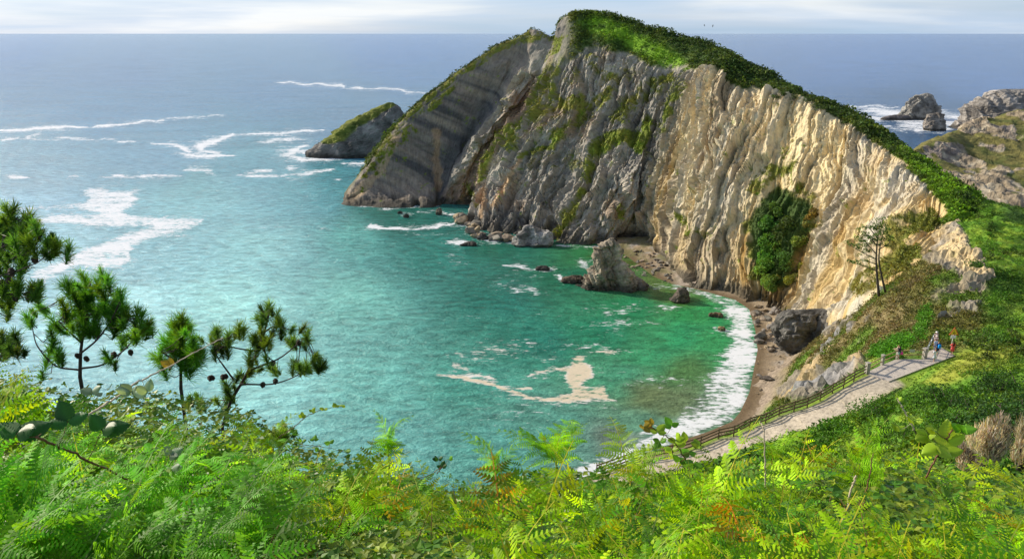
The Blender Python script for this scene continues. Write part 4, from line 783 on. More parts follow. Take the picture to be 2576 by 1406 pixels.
fern_plant(975, 1092, 8.6, [(-80,.8,20,'h'),(75,.75,25,'h'),(180,.7,10,'h'),(0,.6,-20,'c')], 'bracken plant with two level side fronds against the water left of centre', 1, (.8,1.0,1), group=G_F)
fern_plant(1245, 1150, 7.6, [(60,.85,10,'h'),(100,.7,25,'h'),(-60,.6,15,'h')], 'bracken plant leaning left beside the tallest one, over the green water', 1, (.9,1,1), group=G_F)
fern_plant(1590, 1150, 6.6, [(10,1.0,-30,'h'),(170,.6,10,'h'),(-60,.7,10,'h')], 'pale upright bracken frond in front of the surf at the left end of the fence', 1, (1.5,1.15,1.5), group=G_F)
fern_plant(1950, 1100, 7.5, [(40,.7,-30,'c'),(120,.6,10,'h'),(-100,.7,15,'h')], 'young bracken with a curled tip in front of the gravel path', 1, (1.2,1.1,.9), group=G_F)
fern_plant(2068, 1100, 7.0, [(80,.55,-10,'c'),(-80,.55,-10,'c'),(0,.4,-30,'c')], 'young bracken with two coiled arms right of the gravel path', 1, (1.3,1.1,.9), group=G_F)
fern_plant(2170, 1190, 5.6, [(80,1.0,40,'h'),(-85,1.0,40,'h'),(180,.8,30,'h')], 'broad bracken plant with flat spreading fronds on the right of the near bank', 1, (1.1,1.05,1), group=G_F)
fern_plant(60, 1270, 3.0, [(-70,1.0,35,'h'),(-110,1.0,55,'h'),(-40,.9,30,'h')], 'big shaded blue green bracken arching in the bottom left corner', .9, (.5,.8,1.6), group=G_F)  # dark blue green tint paints the shade into these fronds
fern_plant(1930, 1330, 3.3, [(-30,.75,-20,'h'),(-80,.7,10,'h'),(110,.8,30,'h')], 'bracken plant with a yellow arching tip at the bottom right of the middle', .8, (1.5,1.15,.8), group=G_F)
fern_plant(1760, 1330, 3.6, [(60,.9,25,'h'),(-60,.95,30,'h'),(170,.8,40,'h'),(0,.8,5,'h')], 'large light green bracken in the foreground below the fence', .9, (1.3,1.15,1), group=G_F)
fern_plant(90, 1090, 7.2, [(-80,1.1,35,'h'),(60,1.0,25,'h'),(-120,1.0,45,'h')], 'silvery sunlit bracken below the pines at the left edge', 1.1, (1.0,1.0,1.8), group=G_F)  # raised blue in the tint paints the silvery sunlight
fern_plant(640, 1120, 8.0, [(-40,.9,-10,'h'),(50,.9,10,'h'),(180,.8,30,'h'),(-100,.8,20,'h')], 'yellowish bracken at the upper edge of the bank below the sparse pine', 1, (1.25,1.05,.8), group=G_F)
fern_plant(2450, 1350, 3.4, [(60,.8,30,'h'),(-60,.8,35,'h'),(170,.7,50,'h')], 'bracken plant in the bottom right corner', .8, (1.1,1.05,.9), group=G_F)
fern_plant(880, 1300, 4.0, [(150,.8,60,'h'),(-170,.8,45,'h'),(60,.7,30,'h')], 'greyish bracken frond hanging straight down left of the bottom centre', .8, (.9,1,1.9), group=G_F)

# ------------------------------------------------------------------ brambles, canes and dry stalks
def cane(pts, Y0, Y1, r0, r1, mat, name, label, cat_, group=None, lf=None, leafsize=.05, seed=0, wob=.012):
    """a single stem along image positions; Y runs from Y0 to Y1. lf: list of (px,py,size,kind)"""
    rng = np.random.default_rng(seed); n = len(pts); a = np.array(pts, float); t = np.arange(n, dtype=float); T = np.linspace(0, n - 1, 9 * (n - 1) + 1); q = hermite(a, t, T); Ys = np.linspace(Y0, Y1, len(T)); P = atY(q[:, 0], q[:, 1], Ys); P += rng.normal(0, wob * .3, P.shape)
    e = empty(name, tuple(P[0]), label, cat_, group); b = MB().tube(P, np.linspace(r0, r1, len(T)), 6)
    for k in range(0, len(T), 2):
        b.tube([P[k], P[k] + rng.normal(0, 1, 3) * r0 * 2.2], [r0 * .35, r0 * .05], 3, False)
    b.build('cane', mat, e, smooth=True)
    for (lx, ly, sz, kind) in lf or []:
        k = np.argmin((q[:, 0] - lx) ** 2 + (q[:, 1] - ly) ** 2); o = atY(lx, ly, Ys[k] + rng.normal(0, .05)); V = []; Q = []; C = []
        az0 = rng.uniform(0, 6.28); tint = {'g': (.14, .34, .03), 'y': (.32, .48, .04), 's': (.22, .32, .22), 'd': (.035, .13, .03), 'o': (.40, .30, .04)}[kind]
        for j in range(3 if kind != 'r' else 1):
            aa = az0 + (j - 1) * 1.3; X = np.array([math.cos(aa), .5 * math.sin(aa), rng.normal(.25, .35)]); X /= np.linalg.norm(X); Yv = np.cross(X, np.array([0, -.6, .8])); Yv /= np.linalg.norm(Yv); Z = np.cross(X, Yv)
            tt = np.linspace(0, 1, 17); wd = .36 * np.sin(PI * tt ** .75) ** .8 * (1 + .10 * (np.arange(17) % 2)); zz = .05 * (np.arange(17) % 2) - .16 * tt ** 2; ks = sz * (.85 if j == 1 else .68)
            v = np.concatenate([[o + (X * t + Yv * (sd * w_) + Z * (z_ + .10 * abs(sd) - .04)) * ks for t, w_, z_ in zip(tt, wd, zz)] for sd in (-1, -.5, 0, .5, 1)]); m = len(V) * 85; V.append(v); Q += (grid_faces(5, 17) + m).tolist(); C.append(np.tile(np.array(tint) * rng.uniform(.7, 1.25), (85, 1)) * np.repeat([1, .95, 1.25, .95, 1], 17)[:, None])
        V = np.concatenate(V); mk('leaf', V, np.array(Q), M_BRAM, e, np.concatenate(C), True)
        MB().tube([P[k], (P[k] + o) / 2 + np.array([0, 0, -.01]), o], [.0025, .002, .0015], 4, False).build('leaf_stalk', mat, e, smooth=True)
    return e
cane([(90,1100),(165,1130),(300,1195),(440,1258),(520,1283),(640,1302),(760,1312)], 3.0, 4.2, .006, .003, M_CANE, 'bramble_cane', 'long purple brown bramble cane running diagonally down across the lower left', 'bramble', None,
     [(40,1090,.16,'d'),(170,1060,.13,'d'),(255,1080,.14,'d'),(425,1145,.09,'s'),(430,1180,.08,'s'),(310,1245,.12,'g'),(480,1262,.10,'s'),(600,1250,.07,'s'),(590,1275,.07,'s'),(700,1290,.07,'o')], seed=1)
cane([(195,1060),(280,1008),(350,960),(420,925),(500,880),(560,850)], 5.0, 7.5, .009, .004, M_DRY, 'dead_branch', 'bare straw coloured branch slanting up to the pine at the left', 'branch', None, [(330,985,.15,'s'),(370,985,.16,'s'),(230,985,.13,'s'),(430,920,.12,'o')], seed=2)
cane([(700,1100),(745,1070),(775,1045),(810,1030),(855,1022)], 8.0, 8.4, .005, .002, M_CANE, 'bramble_cane', 'thin reddish bramble shoot reaching out over the water left of centre', 'bramble', None, [(760,1050,.08,'y'),(785,1035,.07,'y'),(815,1028,.08,'y'),(845,1022,.07,'y'),(740,1080,.08,'g'),(720,1090,.07,'g'),(860,1020,.06,'y')], seed=3)
cane([(700,1140),(760,1120),(820,1125),(880,1140)], 8.0, 8.0, .004, .002, M_CANE, 'bramble_cane', 'arched bramble shoot with small leaves below the reddish one over the water', 'bramble', None, [(760,1110,.08,'g'),(790,1105,.08,'g'),(830,1115,.09,'g'),(870,1135,.08,'g'),(800,1135,.07,'g')], seed=4)
cane([(1100,1190),(1110,1175),(1080,1195),(1040,1205)], 7.6, 7.4, .005, .003, M_CANE, 'bramble_cane', 'short bramble twig with two dark oval leaves against the water', 'bramble', None, [(1103,1155,.10,'d'),(1112,1175,.09,'d'),(1130,1155,.07,'g')], seed=5)
cane([(1750,1215),(1735,1180),(1715,1140),(1695,1110),(1665,1090),(1640,1075)], 5.8, 5.6, .006, .003, M_CANE, 'bramble_cane', 'leafy bramble shoot arching left across the end of the wooden fence', 'bramble', None, [(1640,1070,.09,'o'),(1655,1085,.10,'y'),(1620,1072,.08,'o'),(1690,1070,.10,'g'),(1700,1105,.11,'y'),(1725,1110,.12,'y'),(1690,1130,.10,'y'),(1735,1140,.11,'g'),(1710,1160,.11,'g'),(1745,1165,.12,'g'),(1660,1110,.09,'g'),(1760,1120,.10,'y')], seed=6)
cane([(1926,1225),(1925,1150),(1923,1090),(1918,1070),(1912,1060)], 5.0, 5.2, .006, .003, M_DRY, 'dry_stalk', 'pale dry stalk standing upright in front of the gravel path', 'stalk', None, seed=7)
cane([(2108,1420),(2118,1340),(2130,1275),(2145,1220),(2153,1196)], 3.2, 3.3, .006, .004, M_DRY, 'dry_stalk', 'thick pale dry stalk leaning right near the bottom of the view', 'stalk', None, seed=8)
cane([(2300,1080),(2285,1052),(2270,1025),(2258,1002)], 5.4, 5.4, .006, .003, M_DRY, 'bramble_cane', 'half dry bramble tip with one pale leaf in front of the shaded bushes', 'bramble', None, [(2300,1060,.10,'y'),(2258,1005,.06,'y'),(2265,1080,.09,'y')], seed=9)
cane([(2330,1200),(2350,1160),(2370,1125),(2388,1095),(2395,1080)], 4.6, 4.6, .006, .004, M_CANE, 'bramble_cane', 'bramble shoot with the largest bright round leaves at the right', 'bramble', None, [(2360,1120,.17,'y'),(2385,1110,.17,'y'),(2335,1095,.12,'y'),(2420,1080,.13,'g'),(2355,1085,.10,'y'),(2380,1135,.15,'y')], seed=10)
cane([(2170,1290),(2180,1230),(2190,1180),(2195,1140)], 4.6, 4.7, .005, .003, M_CANE, 'dry_stalk', 'dark brown stalk standing in the bracken at the right', 'stalk', None, seed=11)
cane([(1255,1420),(1240,1330),(1215,1270),(1195,1225)], 3.6, 5.0, .005, .003, M_CANE, 'bramble_cane', 'dark stalk leaning left from the bottom centre', 'stalk', None, [(1200,1335,.09,'s'),(1215,1345,.10,'s')], seed=12)
cane([(2480,1400),(2430,1370),(2400,1360)], 3.2, 3.4, .005, .003, M_STEM, 'bramble_cane', 'bright light green bramble leaves in the bottom right', 'bramble', None, [(2420,1340,.11,'y'),(2460,1350,.12,'y'),(2400,1365,.10,'y'),(2490,1375,.11,'y')], seed=13)

# ------------------------------------------------------------------ maritime pine tops at the left
def pine_top(label, Y, trunk, branches, tufts, cones, seed, rr=30, tcol=(.06, .17, .02), tr=.03):
    rng = np.random.default_rng(seed); P0 = atY(*trunk[0], Y); e = empty('pine_tree', tuple(P0 - np.array([0, 0, 3.2])), label, 'pine tree', 'maritime pines below the viewpoint'); nodes = []
    def line3(pts, dy):
        a = np.array(pts, float); T = np.linspace(0, len(pts) - 1, 6 * (len(pts) - 1) + 1); q = hermite(a, np.arange(len(pts), dtype=float), T); return atY(q[:, 0], q[:, 1], Y + dy * np.linspace(0, 1, len(T)))
    t3 = line3(trunk, .2); MB().tube(np.concatenate([[P0 - np.array([0, 0, 3.4])], t3]), np.linspace(tr, .012, len(t3) + 1), 8).build('trunk', M_BARK, e, smooth=True); nodes.append(t3)
    for br in branches:
        b3 = line3(br, rng.uniform(-.8, .8)); MB().tube(b3, np.linspace(.016, .006, len(b3)), 6).build('branch', M_BARK, e, smooth=True); nodes.append(b3)
    allp = np.concatenate(nodes); tw = MB(); [tw.tube(q, .004, 4, False) for q in nodes]; V = []; Q = []; C = []; n = 0
    tufts = [t for t in tufts] + [(x + rng.normal(0, 13), y + rng.normal(4, 12)) for _ in range(2) for x, y in tufts if rng.random() < .7]
    for (x, y) in tufts:
        p0 = atY(x, y, Y); k = np.argmin(np.linalg.norm((allp - p0)[:, [0, 2]], axis=1)); p = atY(x, y, allp[k, 1] + rng.uniform(-.35, .35)); q = allp[k]
        tw.tube([q, (q + p) / 2 + np.array([0, 0, -.05]) + rng.normal(0, .03, 3), p], [.007, .006, .005], 5, False)
        ax = (p - q) / (np.linalg.norm(p - q) + 1e-6) * .45 + np.array([rng.normal(0, .25), rng.normal(0, .3), .9]); ax /= np.linalg.norm(ax); R = 1.15 * rr / F * Y * rng.uniform(.6, 1.35)
        m = 170; d = rng.normal(size=(m, 3)); d /= np.linalg.norm(d, axis=1)[:, None]; d = d * .8 + ax * rng.uniform(.5, 1.3, m)[:, None]; d /= np.linalg.norm(d, axis=1)[:, None]
        st = p - ax * (rng.uniform(0, 1.15, m) * R)[:, None] + ax * .35 * R; L = R * rng.uniform(.45, .8, m)[:, None]; en = st + d * L - np.array([0, 0, 1]) * (L ** 2) * .25
        w = np.cross(d, rng.normal(size=(m, 3))); w /= np.linalg.norm(w, axis=1)[:, None]; w *= .0045
        V.append(np.stack([st - w, st + w, en + w * .5, en - w * .5], 1).reshape(-1, 3)); Q.append(np.arange(4 * m).reshape(m, 4) + n); n += 4 * m
        c = np.array(tcol) * rng.uniform(.6, 1.9); c = c + np.array([.05, .05, 0]) * (rng.random() < .3); C.append(np.repeat(c * rng.uniform(.6, 1.45, (m, 1)), 4, 0))
    tw.build('twigs', M_BARK, e, smooth=True); mk('needles', np.concatenate(V), np.concatenate(Q), M_NEEDLE, e, np.concatenate(C), False)
    for (x, y) in cones:
        p = atY(x, y, Y); k = np.argmin(np.linalg.norm((allp - p)[:, [0, 2]], axis=1)); p[1] = allp[k, 1]; b = MB(); A = np.array([rng.normal(0, .3), rng.normal(0, .3), -1]); A /= np.linalg.norm(A)
        rings = []; X = np.cross(A, [0, 1, 0]); X /= np.linalg.norm(X); Z = np.cross(A, X)
        for t, r in zip(np.linspace(0, .11, 8), [.012, .032, .036, .044, .036, .036, .022, .006]): an = np.linspace(0, 2 * PI, 9)[:-1] + t * 20; rings.append(p + A * t + r * (np.cos(an)[:, None] * X + np.sin(an)[:, None] * Z) * (1 + .25 * np.cos(an * 4))[:, None])
        b.loft(rings); b.build('cone', M_CONE, e, smooth=False)
    return e
z5 = lambda L: [(.35 * x, 451 + .35 * y) for x, y in L]
z6 = lambda L: [(.3586 * x, 901.6 + .3586 * y) for x, y in L]
pine_top('bushy bright green pine top, the fullest one left of centre-left foreground', 11.5, z5([(575,1420),(580,1250),(600,1100),(640,900),(650,740)]),
  [z5(b) for b in ([(575,1370),(400,1340),(270,1200),(230,1060)],[(580,1360),(740,1330),(900,1220),(990,1100),(1030,1010)],[(580,1250),(700,1150),(800,1010),(860,880)],[(600,1100),(520,950),(500,820)],[(590,1180),(480,1080),(420,1020)],[(620,1000),(740,880),(775,750)])],
  z5([(600,710),(770,740),(490,790),(560,770),(700,790),(870,840),(540,860),(620,880),(740,870),(820,900),(900,960),(450,900),(240,960),(300,940),(390,1030),(430,1090),(520,980),(600,990),(700,960),(800,1000),(880,1040),(560,1090),(640,1100),(700,1080),(380,1200),(420,1260),(1020,1000),(1080,1090),(980,1070),(880,1160),(940,1130),(200,1010),(780,1310),(340,1300),(570,830),(660,830),(750,930),(580,930),(660,960),(610,1050),(840,950),(470,1010),(1050,1060)]), z5([(530,1260),(760,1290),(850,1290),(600,1280)]), 1, 31, (.055,.17,.02))
pine_top('dark green pine leaning in at the left edge of the picture', 10.0, [(-30,900),(-25,800),(-10,700),(10,600),(20,540)],
  [z5(b) for b in ([(-30,620),(100,560),(250,530),(330,520)],[(-40,880),(80,830),(170,820),(230,800)],[(-20,520),(100,430),(200,350)],[(-40,700),(60,680),(150,650)])],
  z5([(50,230),(200,300),(80,330),(250,350),(160,430),(60,420),(220,460),(100,520),(370,420),(400,500),(330,500),(30,600),(150,610),(20,520),(60,740),(130,790),(220,800),(290,760),(280,830),(60,850),(20,900),(150,680),(30,300),(140,370),(10,420),(110,470),(170,540),(60,560),(-20,330),(-30,480),(-20,650),(0,780)]), z5([(265,550),(320,515),(150,660),(70,690),(150,800)]), 2, 31, (.05,.13,.02))
pine_top('slim cone shaped young pine between the two larger pine tops', 12.0, z5([(1300,1500),(1300,1350),(1300,1200),(1310,1020)]),
  [z5(b) for b in ([(1300,1350),(1220,1280),(1160,1240)],[(1300,1300),(1380,1240),(1400,1180)],[(1300,1220),(1260,1150),(1240,1120)])],
  z5([(1310,1020),(1280,1080),(1340,1080),(1240,1160),(1310,1150),(1390,1170),(1160,1230),(1260,1250),(1340,1250),(1400,1270),(1300,1340),(1380,1340),(1220,1330),(1310,1210),(1350,1300),(1130,1290),(1260,1190)]), [], 3, 34, (.06,.19,.02))
pine_top('open sparse pine with hanging dark cones in front of the pale water', 12.5, z6([(1560,480),(1620,300),(1690,180),(1760,50)]) + z5([(1850,1230),(1900,1100),(1940,940)]),
  [z6([(1690,180),(1900,180),(2050,135),(2180,60)])] + [z5(b) for b in ([(1850,1235),(1740,1220),(1650,1200),(1560,1150)],[(1800,1370),(2000,1290),(2120,1200),(2190,1140)],[(1680,1440),(1600,1330),(1560,1270),(1530,1170)],[(1900,1100),(1960,1060),(2030,1060)],[(1880,1180),(1920,1270),(1990,1320)])] + [z6([(1640,270),(1580,290),(1500,290)])],
  z5([(1940,920),(1900,990),(1990,1000),(1870,1020),(2030,1060),(1750,1090),(1690,1120),(1640,1160),(1560,1120),(1520,1150),(1880,1110),(1830,1150),(1930,1170),(1860,1190),(1580,1210),(1540,1250),(2100,1080),(2210,1120),(2110,1170),(2180,1190),(2270,1270),(2290,1310),(2150,1350),(2220,1360),(1840,1300),(1800,1370),(1980,1370)]) + z6([(1760,30),(1700,130),(2150,70),(2080,50),(1640,200),(1600,260),(1520,300),(1380,270),(1400,310),(1580,330)]), z5([(2075,1255),(1940,1335),(1530,1390),(1620,1380),(1790,1330)]) + z6([(1900,185),(1490,100),(1590,95),(1830,190)]), 4, 27, (.055,.125,.025))
pine_top('little pine tip poking out of the bank right of the sparse pine', 10.5, [(705,1140),(707,1110),(713,1072)], [[(706,1115),(698,1100),(692,1092)]], [(713,1070),(696,1092),(716,1085),(690,1100),(735,1010 + 70),(720,1095)], [], 5, 20, (.05,.13,.02), .03)
pine_top('pine twig at the left edge just above the silvery bracken', 9.5, [(-20,960),(0,900),(20,870)], [z5([(-20,1300),(60,1230),(110,1140)])], z5([(110,1130),(20,1190),(40,1240),(-10,1180),(70,1170),(130,1200)]), [], 6, 28, (.035,.085,.02), .03)
# ------------------------------------------------------------------ sea stacks, outcrops and rocks built up from level outlines
def stack(name, rows, Y, depth, label, cat_, col, amp=.5, sc=.25, grass=None, seed=0, dark=2.0, nr=90, na=96, strata=None, group=None, back=0.0, base=-1.5):
    """rows: (py, x left, x right) bottom to top at distance Y; depth = thickness / width"""
    L = np.array([atY(r[1], r[0], Y) for r in rows]); R = np.array([atY(r[2], r[0], Y) for r in rows]); c = (L + R) / 2; w = (R - L)[:, 0] / 2
    c = np.concatenate([[[c[0, 0], c[0, 1], min(c[0, 2] - .5, base)]], c]); w = np.concatenate([[w[0] * 1.06], w]); z = np.maximum.accumulate(c[:, 2] + np.arange(len(c)) * 1e-3)
    Z = np.linspace(z[0], z[-1], nr); X0 = np.interp(Z, z, c[:, 0]); W = np.interp(Z, z, w); D = depth * (.35 * w.max() + .65 * W); an = np.linspace(0, 2 * PI, na + 1)[:-1]; hz = (Z - Z[0]) / (Z[-1] - Z[0]); D = D * np.sqrt(np.clip(1.02 - hz ** 3, .02, 1))
    ca, sa = np.cos(an), np.sin(an); sq = (np.abs(ca) ** 3 + np.abs(sa) ** 3) ** (-1 / 3)
    V = np.stack([X0[:, None] + W[:, None] * (ca * sq), Y + (back * D.max() * hz)[:, None] + D[:, None] * (sa * sq), np.repeat(Z[:, None], na, 1)], -1).reshape(-1, 3)
    dirn = np.stack([np.tile(ca, nr), np.tile(sa, nr), np.zeros(nr * na)], -1); S = V * sc + seed * 7.1
    c1, c2, cv = cells(S * .9 + .3 * fbm(S * .7, 2, seed)[:, None], seed + 1); q = S @ np.array([[1, 0, 0], [0, 1, 0], [0, 0, .35]]) if strata is None else np.stack([S @ np.array(strata) * 2.2, S[:, 1] * .2, S[:, 2] * .1], -1)
    d = amp * (.9 * rdg(q * 1.1, 4, seed + 2) + .9 * (cv - .5) + .5 * fbm(S * 3, 3, seed + 3)); d = d + (0 if strata is None else amp * 1.1 * saw((V @ np.array(strata)) * sc * 1.6 + .5 * fbm(S, 2, seed + 8), seed)); fade = np.clip((Z[-1] - V[:, 2]) / (.12 * (Z[-1] - Z[0])), .25, 1); V = V + dirn * (d * fade)[:, None]; V[:, 2] += .4 * d * fade * (hz.repeat(na) > .1)
    V = np.concatenate([V, [[X0[-1], V[-na:, 1].mean(), Z[-1] + .05]]]); i = np.arange(nr * na).reshape(nr, na); j = np.roll(i, -1, 1); Q = np.stack([i[:-1], j[:-1], j[1:], i[1:]], -1).reshape(-1, 4); T = np.stack([i[-1], j[-1], np.full(na, nr * na)], -1)
    n2 = fbm(V * sc * 2.5, 4, seed + 5); n1 = fbm(V * sc, 3, seed + 6); C = np.tile(np.asarray(col, float), (len(V), 1)); C = mixc(C, np.asarray(col) * 1.5, ss(.05, .45, n1 + .4 * n2)); C = mixc(C, np.asarray(col) * .55, ss(.1, .45, -n1 + .4 * n2)); C = mixc(C, (.05, .046, .04), ss(dark, dark * .35, V[:, 2] + n2) * .85)
    C *= (1 + .2 * n2)[:, None]; e = tuple(np.array([c[1, 0], Y, 0.0]))
    if grass is not None:
        g = ss(.45, .65, grass(V) + .3 * n2); C = mixc(C, mixc(np.tile([.16, .18, .035], (len(V), 1)), (.09, .12, .03), ss(0, .4, n1)), g)
    V = V - np.array(e); o = mk(name, V, [Q, T], M_FAR if Y > 400 else M_BOULD, None, C, False); o.location = e; return tag(o, label, cat_, group)
stack('sea_islet', [(396,792,1004),(388,777,1008),(380,780,1010),(370,792,1012),(350,822,1014),(330,850,1015),(310,878,1015),(290,910,1011),(277,936,1003),(266,958,996),(259,974,988)], 556, .55, 'small wedge shaped islet with a grassy sloping top left of the headland tip', 'islet', (.17,.16,.15), 2.2, .11,
      grass=lambda V: .95 * ss(.30, .04, (V[:, 0] - np.interp(V[:, 2], [0, 4, 12, 20, 28, 36], [-141, -136, -122, -112, -98, -84])) / 60) * ss(6, 12, V[:, 2]), seed=1, dark=4)
stack('sea_stack', [(303,2268,2356),(297,2255,2359),(290,2266,2359),(280,2273,2358),(268,2282,2357),(255,2295,2354),(245,2309,2348),(238,2322,2341),(235,2328,2336)], 800, .6, 'large rounded sea stack standing in white surf at the right', 'sea stack', (.24,.23,.21), 3.0, .11, seed=2, dark=4.5)
stack('skerry', [(300,2218,2285),(296,2222,2290),(292,2238,2285),(289,2250,2275)], 790, .35, 'low flat dark rock tail in the surf left of the large sea stack', 'rock', (.11,.10,.10), .8, .15, seed=3, dark=3, nr=30)
stack('sea_stack', [(329,2326,2370),(318,2325,2374),(305,2330,2374),(295,2333,2373),(290,2336,2371),(286,2350,2366),(284,2356,2362)], 702, .7, 'smaller jagged rock in the surf just in front of the large sea stack', 'sea stack', (.25,.22,.19), 2.2, .2, seed=4, dark=3)
stack('sea_stack', [(324,2402,2700),(310,2424,2700),(295,2434,2700),(278,2442,2695),(257,2454,2690),(240,2475,2670),(231,2500,2640),(225,2522,2600)], 720, .5, 'broad ribbed grey rock at the right edge behind the far hillside', 'sea stack', (.25,.23,.21), 4.5, .07, seed=5, dark=4, strata=[.95, 0, .32])
yz = lambda x, y: float(atZ(x, y, 0.0)[1])
stack('rock_spire', [(733,1490,1600),(726,1460,1622),(713,1467,1610),(700,1474,1592),(685,1483,1583),(670,1489,1566),(655,1492,1557),(640,1495,1557),(625,1507,1556),(613,1520,1552),(605,1528,1546),(600,1535,1541)], yz(1530,722), .45, 'tall pointed rock spire standing in the green shallows of the cove', 'sea stack', (.27,.225,.17), 1.5, .22, seed=6, dark=3.0, strata=[.9, 0, .25], nr=120)
R_G = 'rocks in the water of the cove'
for rows, lab, col, sd in [
    ([(618,1302,1378),(612,1290,1386),(600,1301,1378),(588,1309,1368),(576,1319,1352),(566,1328,1336)], 'grey pyramid shaped rock at the foot of the central cliff', (.22,.21,.20), 7),
    ([(713,1426,1462),(707,1411,1469),(698,1424,1468),(692,1440,1462)], 'low brown rock touching the left foot of the spire', (.10,.075,.055), 8),
    ([(681,1348,1380),(676,1346,1382),(671,1352,1374),(668,1358,1368)], 'small black rock awash in the middle of the cove', (.06,.055,.05), 9),
    ([(762,1697,1732),(756,1690,1738),(741,1702,1737),(729,1711,1733),(722,1718,1727)], 'dark rounded boulder in the shallows near the pale cliff foot', (.13,.105,.085), 10),
    ([(619,1160,1196),(614,1157,1200),(609,1168,1196),(607,1178,1192)], 'flat black rock with foam on its left side', (.06,.055,.05), 11),
    ([(602,1202,1225),(597,1201,1226),(591,1205,1220),(586,1209,1215)], 'small triangular dark rock off the boulder heap', (.09,.08,.075), 12),
    ([(606,1258,1268),(601,1257,1269),(596,1260,1267)], 'tiny dark rock left of the grey pyramid rock', (.08,.07,.065), 13),
    ([(541,1098,1112),(535,1098,1112),(528,1100,1111),(523,1103,1110)], 'post like block at the cave mouth under the left fin', (.15,.115,.085), 14),
    ([(538,1001,1012),(534,1001,1012),(531,1004,1009)], 'tiny rock awash nearest the sea arch', (.08,.07,.06), 15),
    ([(548,1015,1028),(543,1015,1028),(538,1019,1025)], 'second tiny rock awash in front of the sea arch', (.08,.07,.06), 16),
    ([(798,1788,1813),(793,1788,1813),(788,1793,1810),(785,1797,1804)], 'brown rock in the edge of the surf below the pale cliff', (.20,.14,.08), 17),
    ([(832,1809,1824),(827,1809,1824),(822,1812,1821)], 'small orange brown rock ringed with foam in the surf', (.40,.29,.14), 18)]:
    wpx = rows[1][2] - rows[1][1]; stack('rock', rows, yz((rows[0][1] + rows[0][2]) / 2, rows[0][0]) + wpx * .03, .6, lab, 'rock', col, .022 * wpx + .10, 5.0 / wpx + .14, None, sd, 1.2, nr=44, na=56, group=R_G)
stack('rock_outcrop', [(880,1978,2070),(872,1964,2086),(850,1960,2100),(830,1962,2110),(812,1967,2118),(798,1976,2120),(788,1988,2118),(782,2002,2110),(779,2020,2100)], 196, .55, 'low dark grey rock bluff with an overhanging front behind the beach', 'rock outcrop', (.115,.108,.098), 1.7, .26, None, 19, .5, base=1.0)

# boulders: five shapes, copied
def boulder_mesh(k):
    rng = np.random.default_rng(700 + k); a = np.linspace(0, PI, 15); b = np.linspace(0, 2 * PI, 22)[:-1]; A, B = np.meshgrid(a, b, indexing='ij'); V = np.stack([np.sin(A) * np.cos(B), np.sin(A) * np.sin(B), np.cos(A)], -1).reshape(-1, 3)
    pl = rng.normal(size=(13, 3)); pl /= np.linalg.norm(pl, axis=1)[:, None]; d = V @ pl.T; off = rng.uniform(.55, .85, 13); V = V * np.min(np.where(d > .05, off / np.maximum(d, .05), 9), 1).clip(.3, 1.15)[:, None] * np.array([1, rng.uniform(.6, .9), rng.uniform(.45, .75)])
    V += .05 * fbm(V * 4, 3, k)[:, None] * V; n = fbm(V * 3, 3, 50 + k); col = np.array([(.25,.20,.15),(.18,.165,.14),(.30,.235,.155),(.12,.10,.085),(.22,.195,.17)][k]); C = col * (1 + .4 * n)[:, None]
    Q = grid_faces(15, 21); i = np.arange(15) * 21; Q2 = np.stack([i[:-1] + 20, i[1:] + 20, i[1:], i[:-1]], -1); return V, np.concatenate([Q, Q2]), C
BM = []
for k in range(5):
    V, Q, C = boulder_mesh(k); o = mk('boulder', V, Q, M_BOULD, None, C, False); BM.append(o)
used = set()
def boulder(P, s, k, label, group, rng):
    o = BM[k] if k not in used else BM[k].copy()
    if k in used: COL.objects.link(o)
    used.add(k); o.location = tuple(P + np.array([0, 0, .18 * s])); o.scale = (s * rng.uniform(.8, 1.3), s * rng.uniform(.8, 1.2), s * rng.uniform(.7, 1.1)); o.rotation_euler = (rng.normal(0, .25), rng.normal(0, .25), rng.uniform(0, 6.28)); tag(o, label, 'boulder', group)
def scatter(poly, n, zf, s0, s1, ks, label, group, seed):
    rng = np.random.default_rng(seed); xs = [p[0] for p in poly]; ys = [p[1] for p in poly]; m = 0; tries = 0
    while m < n and tries < 4000:
        tries += 1; x, y = rng.uniform(min(xs), max(xs)), rng.uniform(min(ys), max(ys))
        if not in_poly(np.array([x]), np.array([y]), poly)[0]: continue
        P = atZ(x, y, 0.0); P = atZ(x, y, zf(P)); boulder(P, s0 + (s1 - s0) * rng.random() ** 2.2, ks[rng.integers(len(ks))], label, group, rng); m += 1
sdz = lambda P: float(np.clip(.085 * shore_sd(P[None, 0], P[None, 1])[0], -.2, 3.2))
scatter([(1150,548),(1185,545),(1215,580),(1250,596),(1290,598),(1300,607),(1240,605),(1190,596)], 46, lambda P: .4 + 1.2 * max(0, (P[1] - 340) / 40), 1.3, 4.2, [0,2,3,1], 'angular brown boulder in the heap at the foot of the grassy buttress', 'boulders at the foot of the grassy buttress', 1)
scatter([(1893,775),(1925,765),(1965,790),(1958,830),(1966,872),(1935,885),(1912,880),(1902,830)], 70, sdz, .35, 1.9, [0,1,2,4,0], 'pale boulder in the heap beside the low dark bluff', 'boulders between the pale cliff and the dark bluff', 2)
scatter([(1560,630),(1625,628),(1690,660),(1700,710),(1660,715),(1610,690),(1575,665)], 60, sdz, .4, 1.5, [3,1,0], 'seaweed brown boulder on the cobble flat behind the spire', 'boulders on the cobble flat behind the spire', 3)
scatter([(1905,885),(1990,880),(2030,905),(1985,970),(1960,1010),(1905,1030),(1900,950)], 60, sdz, .15, .75, [0,1,4,2], 'small loose stone lying on the shingle beach', 'loose stones on the beach', 4)
rg = np.random.default_rng(77)
